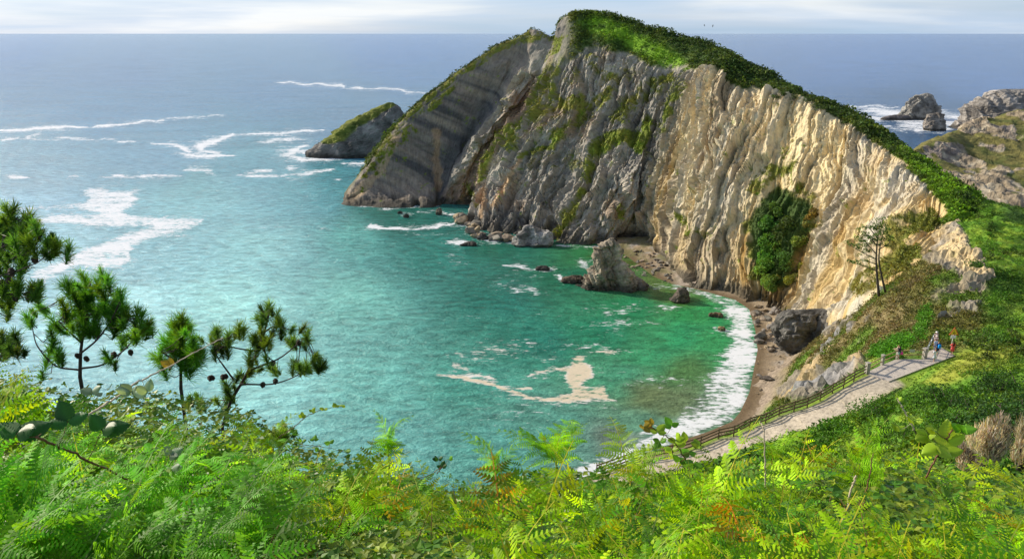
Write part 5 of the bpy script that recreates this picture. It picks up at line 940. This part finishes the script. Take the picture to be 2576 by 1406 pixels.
boulder(atZ(1928,953,1.6), 1.5, 3, 'single dark stone on the open sand near the cliff below the fence', None, rg); boulder(atZ(1915,846,1.0), 2.2, 1, 'big flat slab at the water edge of the boulder heap', None, rg)

# ------------------------------------------------------------------ far hillside across the inlet
def far_hill():
    S = [[(2276,402,428),(2280,397,432),(2286,390,438)],[(2306,445,398),(2316,405,430),(2326,366,452)],[(2350,490,376),(2368,420,420),(2388,338,474)],[(2420,530,352),(2428,430,420),(2444,320,505)],[(2480,552,342),(2488,430,420),(2504,302,525)],[(2545,572,330),(2555,430,420),(2574,285,535)],[(2660,580,325),(2670,430,420),(2700,255,550)],[(2800,590,320),(2810,430,420),(2850,225,560)]]
    C = np.zeros((len(S), 5, 3))
    for i, s in enumerate(S):
        for k, p in enumerate(s): C[i, k + 1] = atY(*p)
        C[i, 0] = C[i, 1] + np.array([0, -14, 0]); C[i, 0, 2] = -4; C[i, 4] = C[i, 3] + np.array([20, 60, -C[i, 3, 2] - 4])
    us = np.linspace(0, len(S) - 1, 420); vs = np.concatenate([np.linspace(0, 1, 20)[:-1], np.linspace(1, 3, 220)[:-1], np.linspace(3, 4, 30)]); G = hermite(C, np.arange(len(S), dtype=float), us); G = np.swapaxes(hermite(np.swapaxes(G, 0, 1), np.arange(5.0), vs), 0, 1); nr = gnormal(G).reshape(-1, 3); P = G.reshape(-1, 3)
    q = P @ np.array([[.6, .3, -.2], [.2, .9, .1], [.7, 0, .4]]); c1, c2, cv = cells(P * .07, 201); out = ss(-.22, .12, fbm(P * np.array([.045, .03, .06]), 4, 202)); d = 3.0 * fbm(P * .03, 3, 203) + (.5 + out) * (2.6 * rdg(q * np.array([.12, .05, .06]), 5, 204) + 2.2 * (cv - .5) + .8 * fbm(P * .3, 3, 208)); P = P + nr * d[:, None] * .9
    px, py = proj(P); n2 = fbm(P * .2, 4, 205); low = poly_soft(px, py, [(2280,400),(2330,370),(2400,450),(2500,440),(2576,480),(2700,600),(2400,560)], 26)
    rock = np.clip(out + low * .8 + .5 * n2 - .15, 0, 1); rock = ss(.3, .6, rock); C = np.tile([.29, .235, .165], (len(P), 1)); C = mixc(C, (.24, .20, .175), ss(0, .4, fbm(P * .05, 3, 206))); C = mixc(C, (.39, .335, .25), ss(.1, .4, n2))
    g = mixc(np.tile([.17, .155, .05], (len(P), 1)), (.10, .115, .033), ss(.0, .35, fbm(P * .09, 3, 207))); C = mixc(g, C, rock) * (1 + .2 * n2)[:, None]
    tag(mk('far_hillside', P, grid_faces(len(us), len(vs)), M_FAR, None, C, True, None, None), kind='structure')
far_hill()

# ------------------------------------------------------------------ fence, lookout railing, handrail, sign
def fence():
    e = empty('wooden_fence', tuple(FENCE[0]), 'weathered post and rail fence with three rails running along the gravel path', 'fence'); H = 1.2; U = np.array([0, 0, 1.0]); rng = np.random.default_rng(3)
    B = FENCE + P_N * .1; B = np.concatenate([B[:-1], [FENCE[-1] + P_N[-1] * .1 - (FENCE[-1] - FENCE[-2]) * .12]])
    for k, p in enumerate(B[:-1]):
        MB().tube([p - U * .4, p + U * .6, p + U * (H + .04)], [.075, .07, .07], 8).build('post', M_WOOD, e, smooth=True)
        for h in (.35, .75, 1.12): MB().beam(B[k] + U * h + P_N[k] * .05, B[k + 1] + U * (h + rng.normal(0, .012)) + P_N[k] * .05, .06, .15).build('rail', M_WOOD, e)
fence()
U = np.array([0, 0, 1.0])
def railing():
    c = [atZ(x, y, 42.0) for x, y in [(2181,937),(2219,917),(2257,901),(2325,900)]]; e = empty('log_railing', tuple(c[0]), 'lookout railing of round yellow logs between square stone pillars', 'railing')
    for k, p in enumerate(c):
        a = .35 if k else .2; b = MB(); w = .42 if k in (0, 3) else .3; b.box(p + U * .55, (w, w, 1.3), a); b.box(p + U * 1.24, (w + .10, w + .10, .09), a); b.build('pillar', M_STONE, e)
    for k in range(3):
        d = c[k + 1] - c[k]; d = d / np.linalg.norm(d) * .12
        for h in (.45, 1.02): MB().tube([c[k] + U * h + d, (c[k] + c[k + 1]) / 2 + U * (h - .01), c[k + 1] + U * h - d], [.07, .065, .07], 8).build('rail', M_POLE, e, smooth=True)
    q = (c[2] + c[3]) / 2; MB().box(q + U * 1.0 + np.array([0, -.11, 0]), (.62, .02, .36), 0).build('plate', M_STEEL, e)
    p = [atZ(x, y, z) for x, y, z in [(2329,898,42.0),(2335,884,42.0),(2341,872,42.0),(2346,862,42.2)]]; e2 = empty('metal_handrail', tuple(p[0]), 'grey metal tube handrail beside the steps at the back of the lookout', 'handrail')
    MB().tube([x + U * 1.15 for x in p], .03, 8).build('rail', M_STEEL, e2, smooth=True); MB().tube([x + U * .6 for x in p], .022, 8).build('rail', M_STEEL, e2, smooth=True)
    for x in p: MB().tube([x - U * .3, x + U * 1.15], .028, 8).build('post', M_STEEL, e2, smooth=True)
railing()
def sign():
    p = atZ(2395, 884, 42.0); p = p + np.array([.1, .5, 0]); e = empty('warning_sign', tuple(p), 'red edged yellow triangle warning sign with a white plate on a pale pole', 'sign'); MB().tube([p - U * .4, p + U * 2.75], .045, 10).build('pole', plain('pale painted pole', (.62, .6, .55), .5), e, smooth=True)
    def tri(s, z0, t, y): v = [p + np.array([x * s, y, z0 + z * s]) for x, z in ((-.62, 0), (.62, 0), (0, 1.05))]; w = [q + np.array([0, t, 0]) for q in v]; return MB().add(v + w, [[0, 3, 4, 1], [1, 4, 5, 2], [2, 5, 3, 0]], [[0, 1, 2], [3, 5, 4]])
    tri(1.0, 2.05, .03, -.09).build('red_border', plain('red sign paint', (.72, .16, .06), .4, noise=.08), e); tri(.74, 2.13, .01, -.103).build('yellow_face', plain('yellow sign paint', (.85, .62, .04), .4, noise=.08), e)
    b = MB()
    for x, z, s in ((.02, 2.52, .07), (-.10, 2.36, .10), (.10, 2.33, .08), (.0, 2.24, .09)): b.box(p + np.array([x, -.112, z]), (s * 1.5, .006, s), M=np.array(Matrix.Rotation(x * 6, 3, 'Y')))
    b.build('pictogram', plain('black sign paint', (.02, .02, .02), .5, noise=.05), e); MB().box(p + np.array([0, -.08, 1.80]), (.62, .03, .40)).build('white_plate', plain('white sign paint', (.82, .82, .8), .4, noise=.06), e)
sign()
def towel():
    p = atZ(1961, 1004, 2.2); X, Y = np.meshgrid(np.linspace(-.9, .9, 20), np.linspace(-.5, .5, 12), indexing='ij'); V = np.stack([X.ravel(), Y.ravel(), 0 * X.ravel()], -1); V[:, 2] = .15 + .14 * fbm(V * 2.5, 3, 7); C = np.where((np.abs(V[:, 0]) < .45)[:, None], [.08, .35, .75], [.75, .78, .8]); o = mk('beach_towel', V, grid_faces(20, 12), leaf_mat('towel cloth', .05, .9, .1, .05), None, C); o.location = tuple(p); tag(o, 'crumpled blue and white towel lying on the beach under the rock bank', 'towel')
    so_ = o.modifiers.new('thickness', 'SOLIDIFY'); so_.thickness = .03
towel()

# ------------------------------------------------------------------ people
SKIN = plain('skin', (.52, .33, .24), .55, .3, .06)
def skin_body(name, parent, J, E, rad, mat):
    me = bpy.data.meshes.new(name); me.from_pydata([tuple(j) for j in J], E, []); o = bpy.data.objects.new(name, me); COL.objects.link(o)
    m = o.modifiers.new('skin', 'SKIN'); s = o.modifiers.new('sub', 'SUBSURF'); s.levels = s.render_levels = 1; sv = me.skin_vertices[0].data
    for k, r in enumerate(rad): sv[k].radius = r if isinstance(r, tuple) else (r, r); sv[k].use_root = k == 0
    dg = bpy.context.evaluated_depsgraph_get(); nm = bpy.data.meshes.new_from_object(o.evaluated_get(dg)); o.modifiers.clear(); o.data = nm; nm.name = name; nm.materials.clear(); nm.materials.append(mat)
    for p in nm.polygons: p.use_smooth = True
    o.parent = parent; return o
def person(x, y, h, rz, label, z=42.0, top=None, bottom=None, dress=None, hair=(.05, .035, .025), hairlen=.1, hat=None, backpack=None, arms='down', step=.10, off=(0, 0, 0), lean=0.0, group='people on the lookout'):
    P = atZ(x, y, z) + np.array(off); e = empty('person', tuple(P), label, 'person', group, math.radians(rz)); e.scale = (h / 1.7,) * 3
    J = [(0, 0, .93), (0, .0, 1.12), (0, lean * .5, 1.30), (0, lean, 1.46), (0, lean + .015, 1.56), (0, lean + .02, 1.64)]; E = [(0, 1), (1, 2), (2, 3), (3, 4), (4, 5)]; R = [(.15, .10), (.125, .09), (.15, .10), (.05, .05), (.078, .09), (.07, .08)]
    J += [(0, lean + .10, 1.585)]; E += [(4, 6)]; R += [.018]
    for s in (-1, 1):
        a = arms if isinstance(arms, str) else arms[0 if s < 0 else 1]; f = step * s; sh = (s * .19, lean, 1.41)
        el, wr = {'down': ((s * .24, lean - .02, 1.14), (s * .25, lean + .06, .90)), 'fwd': ((s * .23, lean + .16, 1.20), (s * .18, lean + .42, 1.14)), 'up': ((s * .42, lean + .03, 1.36), (s * .22, lean + .08, 1.56)), 'hip': ((s * .40, lean - .06, 1.20), (s * .20, lean + .04, 1.04))}[a]
        n = len(J); sh_, el_, wr_ = map(np.array, (sh, el, wr)); d = (wr_ - el_) / np.linalg.norm(wr_ - el_); hd = wr_ + d * .08; sd = np.cross(d, [s, 0, 0]); sd = sd / (np.linalg.norm(sd) + 1e-6)
        J += [sh, el, wr, tuple(hd)]; E += [(2, n), (n, n + 1), (n + 1, n + 2), (n + 2, n + 3)]; R += [.058, .042, .028, (.035, .018)]
        for q, (o_, ln) in enumerate([(-.030, .070), (-.010, .085), (.010, .080), (.030, .062)]):
            m = len(J); J += [tuple(hd + sd * o_ + d * ln * .5), tuple(hd + sd * o_ * 1.1 + d * ln + np.array([-s * .012, 0, 0]))]; E += [(n + 3, m), (m, m + 1)]; R += [.009, .008]
        m = len(J); J += [tuple(wr_ + d * .05 - sd * .05 + np.array([0, .01, 0]))]; E += [(n + 2, m)]; R += [.010]
        n = len(J); J += [(s * .095, 0, .88), (s * .10, f * .6 + .02, .50), (s * .10, f - .01, .09), (s * .11, f + .13, .035)]; E += [(0, n), (n, n + 1), (n + 1, n + 2), (n + 2, n + 3)]; R += [.085, .058, .038, (.04, .03)]
    skin_body('body', e, J, E, R, SKIN); an = np.linspace(0, 2 * PI, 17)[:-1]
    def ring(z, a, b, cx=0.0, cy=0.0): return np.stack([cx + a * np.cos(an), cy + b * np.sin(an), np.full(16, z)], -1)
    def cloth(name, c, b): b.build(name, plain('cloth ' + label[:12] + name, c, .85, .1, .12, 9), e, smooth=True, world=False)
    if dress is not None:
        cloth('dress', dress, MB().loft([ring(.52, .25, .20), ring(.70, .225, .18), ring(.95, .19, .145), ring(1.12, .165, .125), ring(1.30, .205, .14, 0, lean * .5), ring(1.42, .19, .12, 0, lean), ring(1.47, .09, .08, 0, lean)]))
    if top is not None:
        b = MB().loft([ring(.86, .19, .14), ring(1.0, .18, .135), ring(1.14, .175, .13), ring(1.30, .205, .14, 0, lean * .5), ring(1.42, .195, .125, 0, lean), ring(1.48, .085, .08, 0, lean)])
        cloth('top', top, b)
    for s in (-1, 1):
        if dress is not None or top is not None:
            a = arms if isinstance(arms, str) else arms[0 if s < 0 else 1]; el = {'down': (s * .235, lean - .015, 1.20), 'fwd': (s * .225, lean + .11, 1.26), 'up': (s * .36, lean + .02, 1.38), 'hip': (s * .34, lean - .04, 1.26)}[a]
            cloth('sleeve', dress if dress is not None else top, MB().tube([(s * .15, lean, 1.41), (s * .20, lean, 1.40), el], [.075, .078, .068], 10))
        if bottom is not None:
            c, ln = bottom; f = step * s; k = (.50, f * .6 + .02) if ln > .3 else (.62, f * .4 + .015); pts = [(s * .06, 0, .97), (s * .095, 0, .86), (s * .10, k[1], k[0])]; r = [.12, .115, .085]
            if ln > .6: pts.append((s * .10, f - .01, .12)); r.append(.06)
            cloth('trouser_leg', c, MB().tube(pts, r, 12))
    hc = np.array([0, lean + .015, 1.60]); hb = [hc + np.stack([.098 * r * np.cos(an), .108 * r * np.sin(an) - .018 - .02 * (1 - t), np.full(16, dz)], -1) for t, dz, r in [(0, -.03, .80), (.2, .02, 1.02), (.5, .07, .92), (.8, .105, .55), (1, .118, .12)]]
    b = MB().loft(hb)
    if hairlen > .15: b.loft([ring(1.62, .085, .05, 0, lean - .06), ring(1.52, .10, .055, 0, lean - .09), ring(1.62 - hairlen * .7, .105, .05, 0, lean - .12), ring(1.62 - hairlen, .05, .03, 0, lean - .125)])
    cloth('hair', hair, b)
    if hat is not None: cloth('hat', hat, MB().loft([ring(1.655, .17, .18, 0, lean + .01), ring(1.665, .17, .18, 0, lean + .01), ring(1.675, .105, .12, 0, lean), ring(1.74, .095, .105, 0, lean), ring(1.76, .05, .05, 0, lean)]))
    if backpack is not None:
        sq = lambda z, a, b: np.stack([a * np.sign(np.cos(an)) * np.abs(np.cos(an)) ** .5, lean * .6 - .22 + b * np.sign(np.sin(an)) * np.abs(np.sin(an)) ** .5, np.full(16, z)], -1); cloth('backpack', backpack, MB().loft([sq(.98, .10, .06), sq(1.0, .16, .10), sq(1.2, .175, .12), sq(1.36, .16, .10), sq(1.43, .08, .05)]))
    return e
wm = person(2260, 903, 1.68, 40, 'person in a dark top and pale green shorts leaning at the log railing', top=(.035, .03, .05), bottom=((.30, .48, .40), .2), hair=(.03, .025, .02), hairlen=.25, arms=('fwd', 'down'), step=.05)
person(2256, 900, 1.66, 50, 'fair haired person half hidden behind the one in the dark top at the railing', top=(.45, .36, .26), bottom=((.25, .22, .2), .5), hair=(.38, .25, .12), hairlen=.3, arms='fwd', step=.04)
def bag():
    p = atZ(2264, 903, 42.0) + np.array([.12, .0, .62]); an = np.linspace(0, 2 * PI, 15)[:-1]; rg_ = lambda z, a, b: p + np.stack([a * np.cos(an), b * np.sin(an), np.full(14, z)], -1); e = empty('shoulder_bag', tuple(p), 'bright pink bag hanging from the hand of the person in the dark top', 'bag'); m = plain('pink cloth', (.75, .06, .34), .7, .2, .1)
    MB().loft([rg_(0, .12, .05), rg_(.02, .17, .08), rg_(.2, .16, .08), rg_(.36, .09, .04)]).build('pouch', m, e, smooth=True); MB().tube([p + np.array([-.07, 0, .34]), p + np.array([-.05, 0, .48]), p + np.array([.02, 0, .50]), p + np.array([.07, 0, .34])], .012, 6).build('strap', m, e, smooth=True)
bag()
person(2357, 893, 1.76, 5, 'person in a navy top with a bright blue backpack walking away', top=(.03, .05, .16), bottom=((.03, .035, .07), .5), hair=(.28, .16, .10), backpack=(.02, .28, .72), step=.14)
person(2349, 910, 1.64, 15, 'person in a white top and pale skirt nearest the grass edge of the lookout', dress=(.66, .67, .76), hair=(.30, .17, .09), hairlen=.22, step=.10, arms=('down', 'hip'))
person(2394, 892, 1.68, 0, 'person with long dark hair in a coral red dress below the warning sign', dress=(.78, .10, .10), hair=(.02, .015, .015), hairlen=.42, arms=('hip', 'down'), step=.05)
person(2351, 886, 1.70, 10, 'person in pale blue just behind the blue backpack', top=(.42, .5, .66), bottom=((.2, .22, .3), .7), hair=(.06, .04, .03), step=.1)
person(2352, 876, 1.70, 10, 'person in a pale pink top on the steps, second from the back', top=(.66, .5, .48), bottom=((.2, .2, .25), .7), hat=(.75, .66, .62), step=.1)
person(2352, 866, 1.70, 10, 'person in a white hat farthest back on the steps', top=(.6, .42, .42), bottom=((.2, .2, .25), .7), hat=(.8, .76, .74), step=.1)
# ------------------------------------------------------------------ two birds
def bird(x, y, Y, bank, label):
    p = atY(x, y, Y); b = MB().tube([(0, -.30, 0), (0, -.2, .0), (0, .0, .02), (0, .18, .03), (0, .26, .04), (0, .33, .03)], [.02, .05, .08, .06, .045, .008], 8)
    for s in (-1, 1):
        ax = np.array([[s * .04, .06, .05], [s * .30, .10, .20], [s * .70, -.06, .12]]); ch = [.16, .14, .03]; b.loft([np.array([a + np.array([0, c, 0]), a + np.array([0, 0, .012]), a - np.array([0, c, 0]), a - np.array([0, 0, .012])]) for a, c in zip(ax, ch)])
    b.add([(-.03, -.28, 0), (.03, -.28, 0), (.07, -.44, 0), (-.07, -.44, 0), (0, -.30, .02)], [[0, 1, 2, 3]], [[0, 4, 1]])
    o = b.build('gull', plain('dark plumage' + label[:5], (.10, .10, .11), .8), None, True); o.location = tuple(p); o.rotation_euler = (0, bank, 1.1); tag(o, label, 'bird', 'birds over the sea')
bird(1772, 65, 380, .9, 'left and smaller of two dark birds flying above the horizon'); bird(1793.5, 66.5, 330, -1.0, 'right and larger of two dark birds flying above the horizon')

# ------------------------------------------------------------------ the lone pine and the bushes
def surf(S, px, py):
    ok = ((S['P'] - np.array([0, 0, CAM_Z])) * S['n']).sum(1) < 0; d = (S['px'] - px) ** 2 + (S['py'] - py) ** 2 + np.where(ok, 0, 1e6); near = np.argsort(d)[:40]; near = near[d[near] < max(30, d[near[0]] * 1.5)]; return S['P'][near[np.argmin(S['P'][near, 1])]]
def lone_pine():
    Y = 131.0; z4 = lambda L: [(1674.4 + .35 * x, 450.8 + .35 * y) for x, y in L]; e = empty('pine_tree', tuple(atY(2211, 742, Y)), 'lone wind bent pine with two bare stems on the slope above the beach', 'pine tree'); rng = np.random.default_rng(9); nodes = []
    for nm, pts, r0, r1 in [('trunk', [(2211,745),(2206,690),(2204,650),(2207,610),(2213,568)], .24, .05), ('trunk', [(2227,735),(2217,690),(2211,655),(2214,620),(2222,585)], .2, .05)] + [('branch', p, .09, .03) for p in ([(2204,652),(2180,641),(2156,628),(2138,617)],[(2205,640),(2175,606),(2155,584)],[(2210,628),(2236,612),(2242,590)],[(2205,682),(2172,668),(2144,661)],[(2208,600),(2186,574),(2170,572)],[(2207,620),(2180,590),(2166,600)],[(2206,665),(2178,656),(2165,655)])]:
        a = np.array(pts, float); T = np.linspace(0, len(pts) - 1, 14); q = hermite(a, np.arange(len(pts), dtype=float), T); P = atY(q[:, 0], q[:, 1], Y + rng.uniform(-1.2, 1.2) * (nm == 'branch') * np.linspace(0, 1, 14)); MB().tube(P, np.linspace(r0, r1, 14), 7).build(nm, M_BARK, e, smooth=True); nodes.append(P)
    A = np.concatenate(nodes); tf = z4([(1510,330),(1560,330),(1540,370),(1480,350),(1420,360),(1450,390),(1400,410),(1380,440),(1500,420),(1550,420),(1580,400),(1600,370),(1340,480),(1370,490),(1420,500),(1460,470),(1520,480),(1570,470),(1340,600),(1370,590),(1420,590),(1400,620),(1490,450),(1540,340),(1430,450),(1590,440),(1530,400),(1470,420),(1560,380),(1500,360),(1520,345),(1440,420),(1600,410),(1390,470),(1350,470),(1450,520)])
    P = np.array([atY(x, y, A[np.argmin(np.linalg.norm((A - atY(x, y, Y))[:, [0, 2]], axis=1)), 1] + rng.uniform(-.9, .9)) for x, y in tf]); tw = MB()
    for p in P: q = A[np.argmin(np.linalg.norm(A - p, axis=1))]; tw.tube([q, (p + q) / 2 + rng.normal(0, .1, 3), p], [.04, .03, .02], 4, False)
    tw.build('twigs', M_BARK, e); P2 = np.concatenate([P, P + rng.normal(0, .4, P.shape), P + rng.normal(0, .55, P.shape)]); V, Q, C = clumps(P2, rng.uniform(.4, .85, len(P2)), 26, .27, np.tile([.07, .13, .028], (len(P2), 1)), rng, .7, .35, .0); mk('crown', V, Q, M_NEEDLE, e, C, False)
lone_pine(); rg0 = np.random.default_rng(4)
for k, (x, y, w, h, c) in enumerate([(1925,560,6.5,7,(.045,.10,.018)),(1912,610,7,7,(.05,.115,.018)),(1905,660,6,6,(.055,.12,.02)),(1935,700,6,5,(.06,.115,.022)),(1968,575,6.5,7,(.045,.095,.02)),(1965,640,6.5,7,(.05,.11,.02)),(1972,690,5,5,(.07,.12,.022)),(2020,545,5,4,(.085,.11,.03)),(2032,525,4,4,(.10,.115,.03)),(1940,520,5.5,5.5,(.05,.10,.02)),(1995,660,4,5,(.12,.15,.03)),(1950,610,5,6,(.05,.115,.018)),(1922,640,5,6,(.06,.13,.02)),(2005,590,4,5,(.08,.12,.025))]):
    shrub('bush', surf(HL, x, y + 14) + np.array([1.6, .6, -1.8]), w * .85 * rg0.uniform(.8, 1.3), h * rg0.uniform(.7, 1.1), np.array(c) * rg0.uniform(1.0, 2.4) * np.array([rg0.uniform(.9, 1.6), 1, 1]), 'dark green bush in the thick clump growing down the gully of the pale cliff', 'bush', 'bushes in the gully of the pale cliff', n=1500, leaf=.62, stems=2, seed=k)
rg = np.random.default_rng(12)
for k in range(22):
    t = k / 21; x, y = lerp(1950, 2260, t) + rg.normal(0, 5), np.interp(lerp(1950, 2260, t), [1950,2040,2110,2170,2230,2260], [232,254,286,322,362,386]) + rg.uniform(-8, 6); p = surf(HL, x, y + 6); s = rg.uniform(1.6, 3.2)
    shrub('bush', p - U * .3, s, s * .9, (.05, .085, .02), 'round dark bush in the row along the rim of the pale cliff', 'bush', 'bushes along the rim of the pale cliff', n=170, leaf=.42, stems=2, seed=50 + k)
for k in range(34):
    x, y = rg.uniform(2380, 2600), rg.uniform(520, 900)
    if x < np.interp(y, [520,600,700,800,900], [2420,2450,2510,2500,2470]): x += 60
    p = surf(HS, x, y); s = rg.uniform(1.3, 2.6); shrub('bush', p - U * .2, s, s * .75, [(.06,.13,.02),(.09,.20,.02),(.075,.12,.022)][k % 3], 'leafy bush among many on the green slope at the right edge', 'bush', 'bushes on the slope at the right edge', n=260, leaf=.28, stems=3, seed=90 + k)
for k in range(40):
    x, y = rg.uniform(2170, 2620), rg.uniform(975, 1110); lo = np.interp(x, [2150,2250,2350,2450,2576], [1040,1010,985,965,940]); y = max(y, lo + 10); p = surf(HS, x, y); s = rg.uniform(1.3, 2.7) * (1 + .2 * (x > 2400)); dk = x > 2380 + rg.normal(0, 60)  # darker leaf colour for the hollow paints its shadow
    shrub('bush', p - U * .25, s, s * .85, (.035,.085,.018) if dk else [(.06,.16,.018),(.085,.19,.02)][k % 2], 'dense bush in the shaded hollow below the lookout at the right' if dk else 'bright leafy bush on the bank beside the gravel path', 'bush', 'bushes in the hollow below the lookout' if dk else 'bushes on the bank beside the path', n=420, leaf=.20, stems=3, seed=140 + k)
for k, (x, y, Y, w, h, lab) in enumerate([(2470,1170,24,1.5,2.0,'grey brown heather bush, the middle one of the faded group at the right'),(2420,1180,22,.95,1.0,'lowest grey brown heather bush on the left of the faded group at the right'),(2570,1165,25,2.0,2.7,'tallest grey brown heather bush, cut by the right edge of the picture')]):
    p = atY(x, y, Y); shrub('heather_bush', p - U * .1, w * .62, h * .8, (.42,.37,.29), lab, 'heather', None, n=2600, leaf=.14, stems=6, spiky=.8, seed=200 + k)
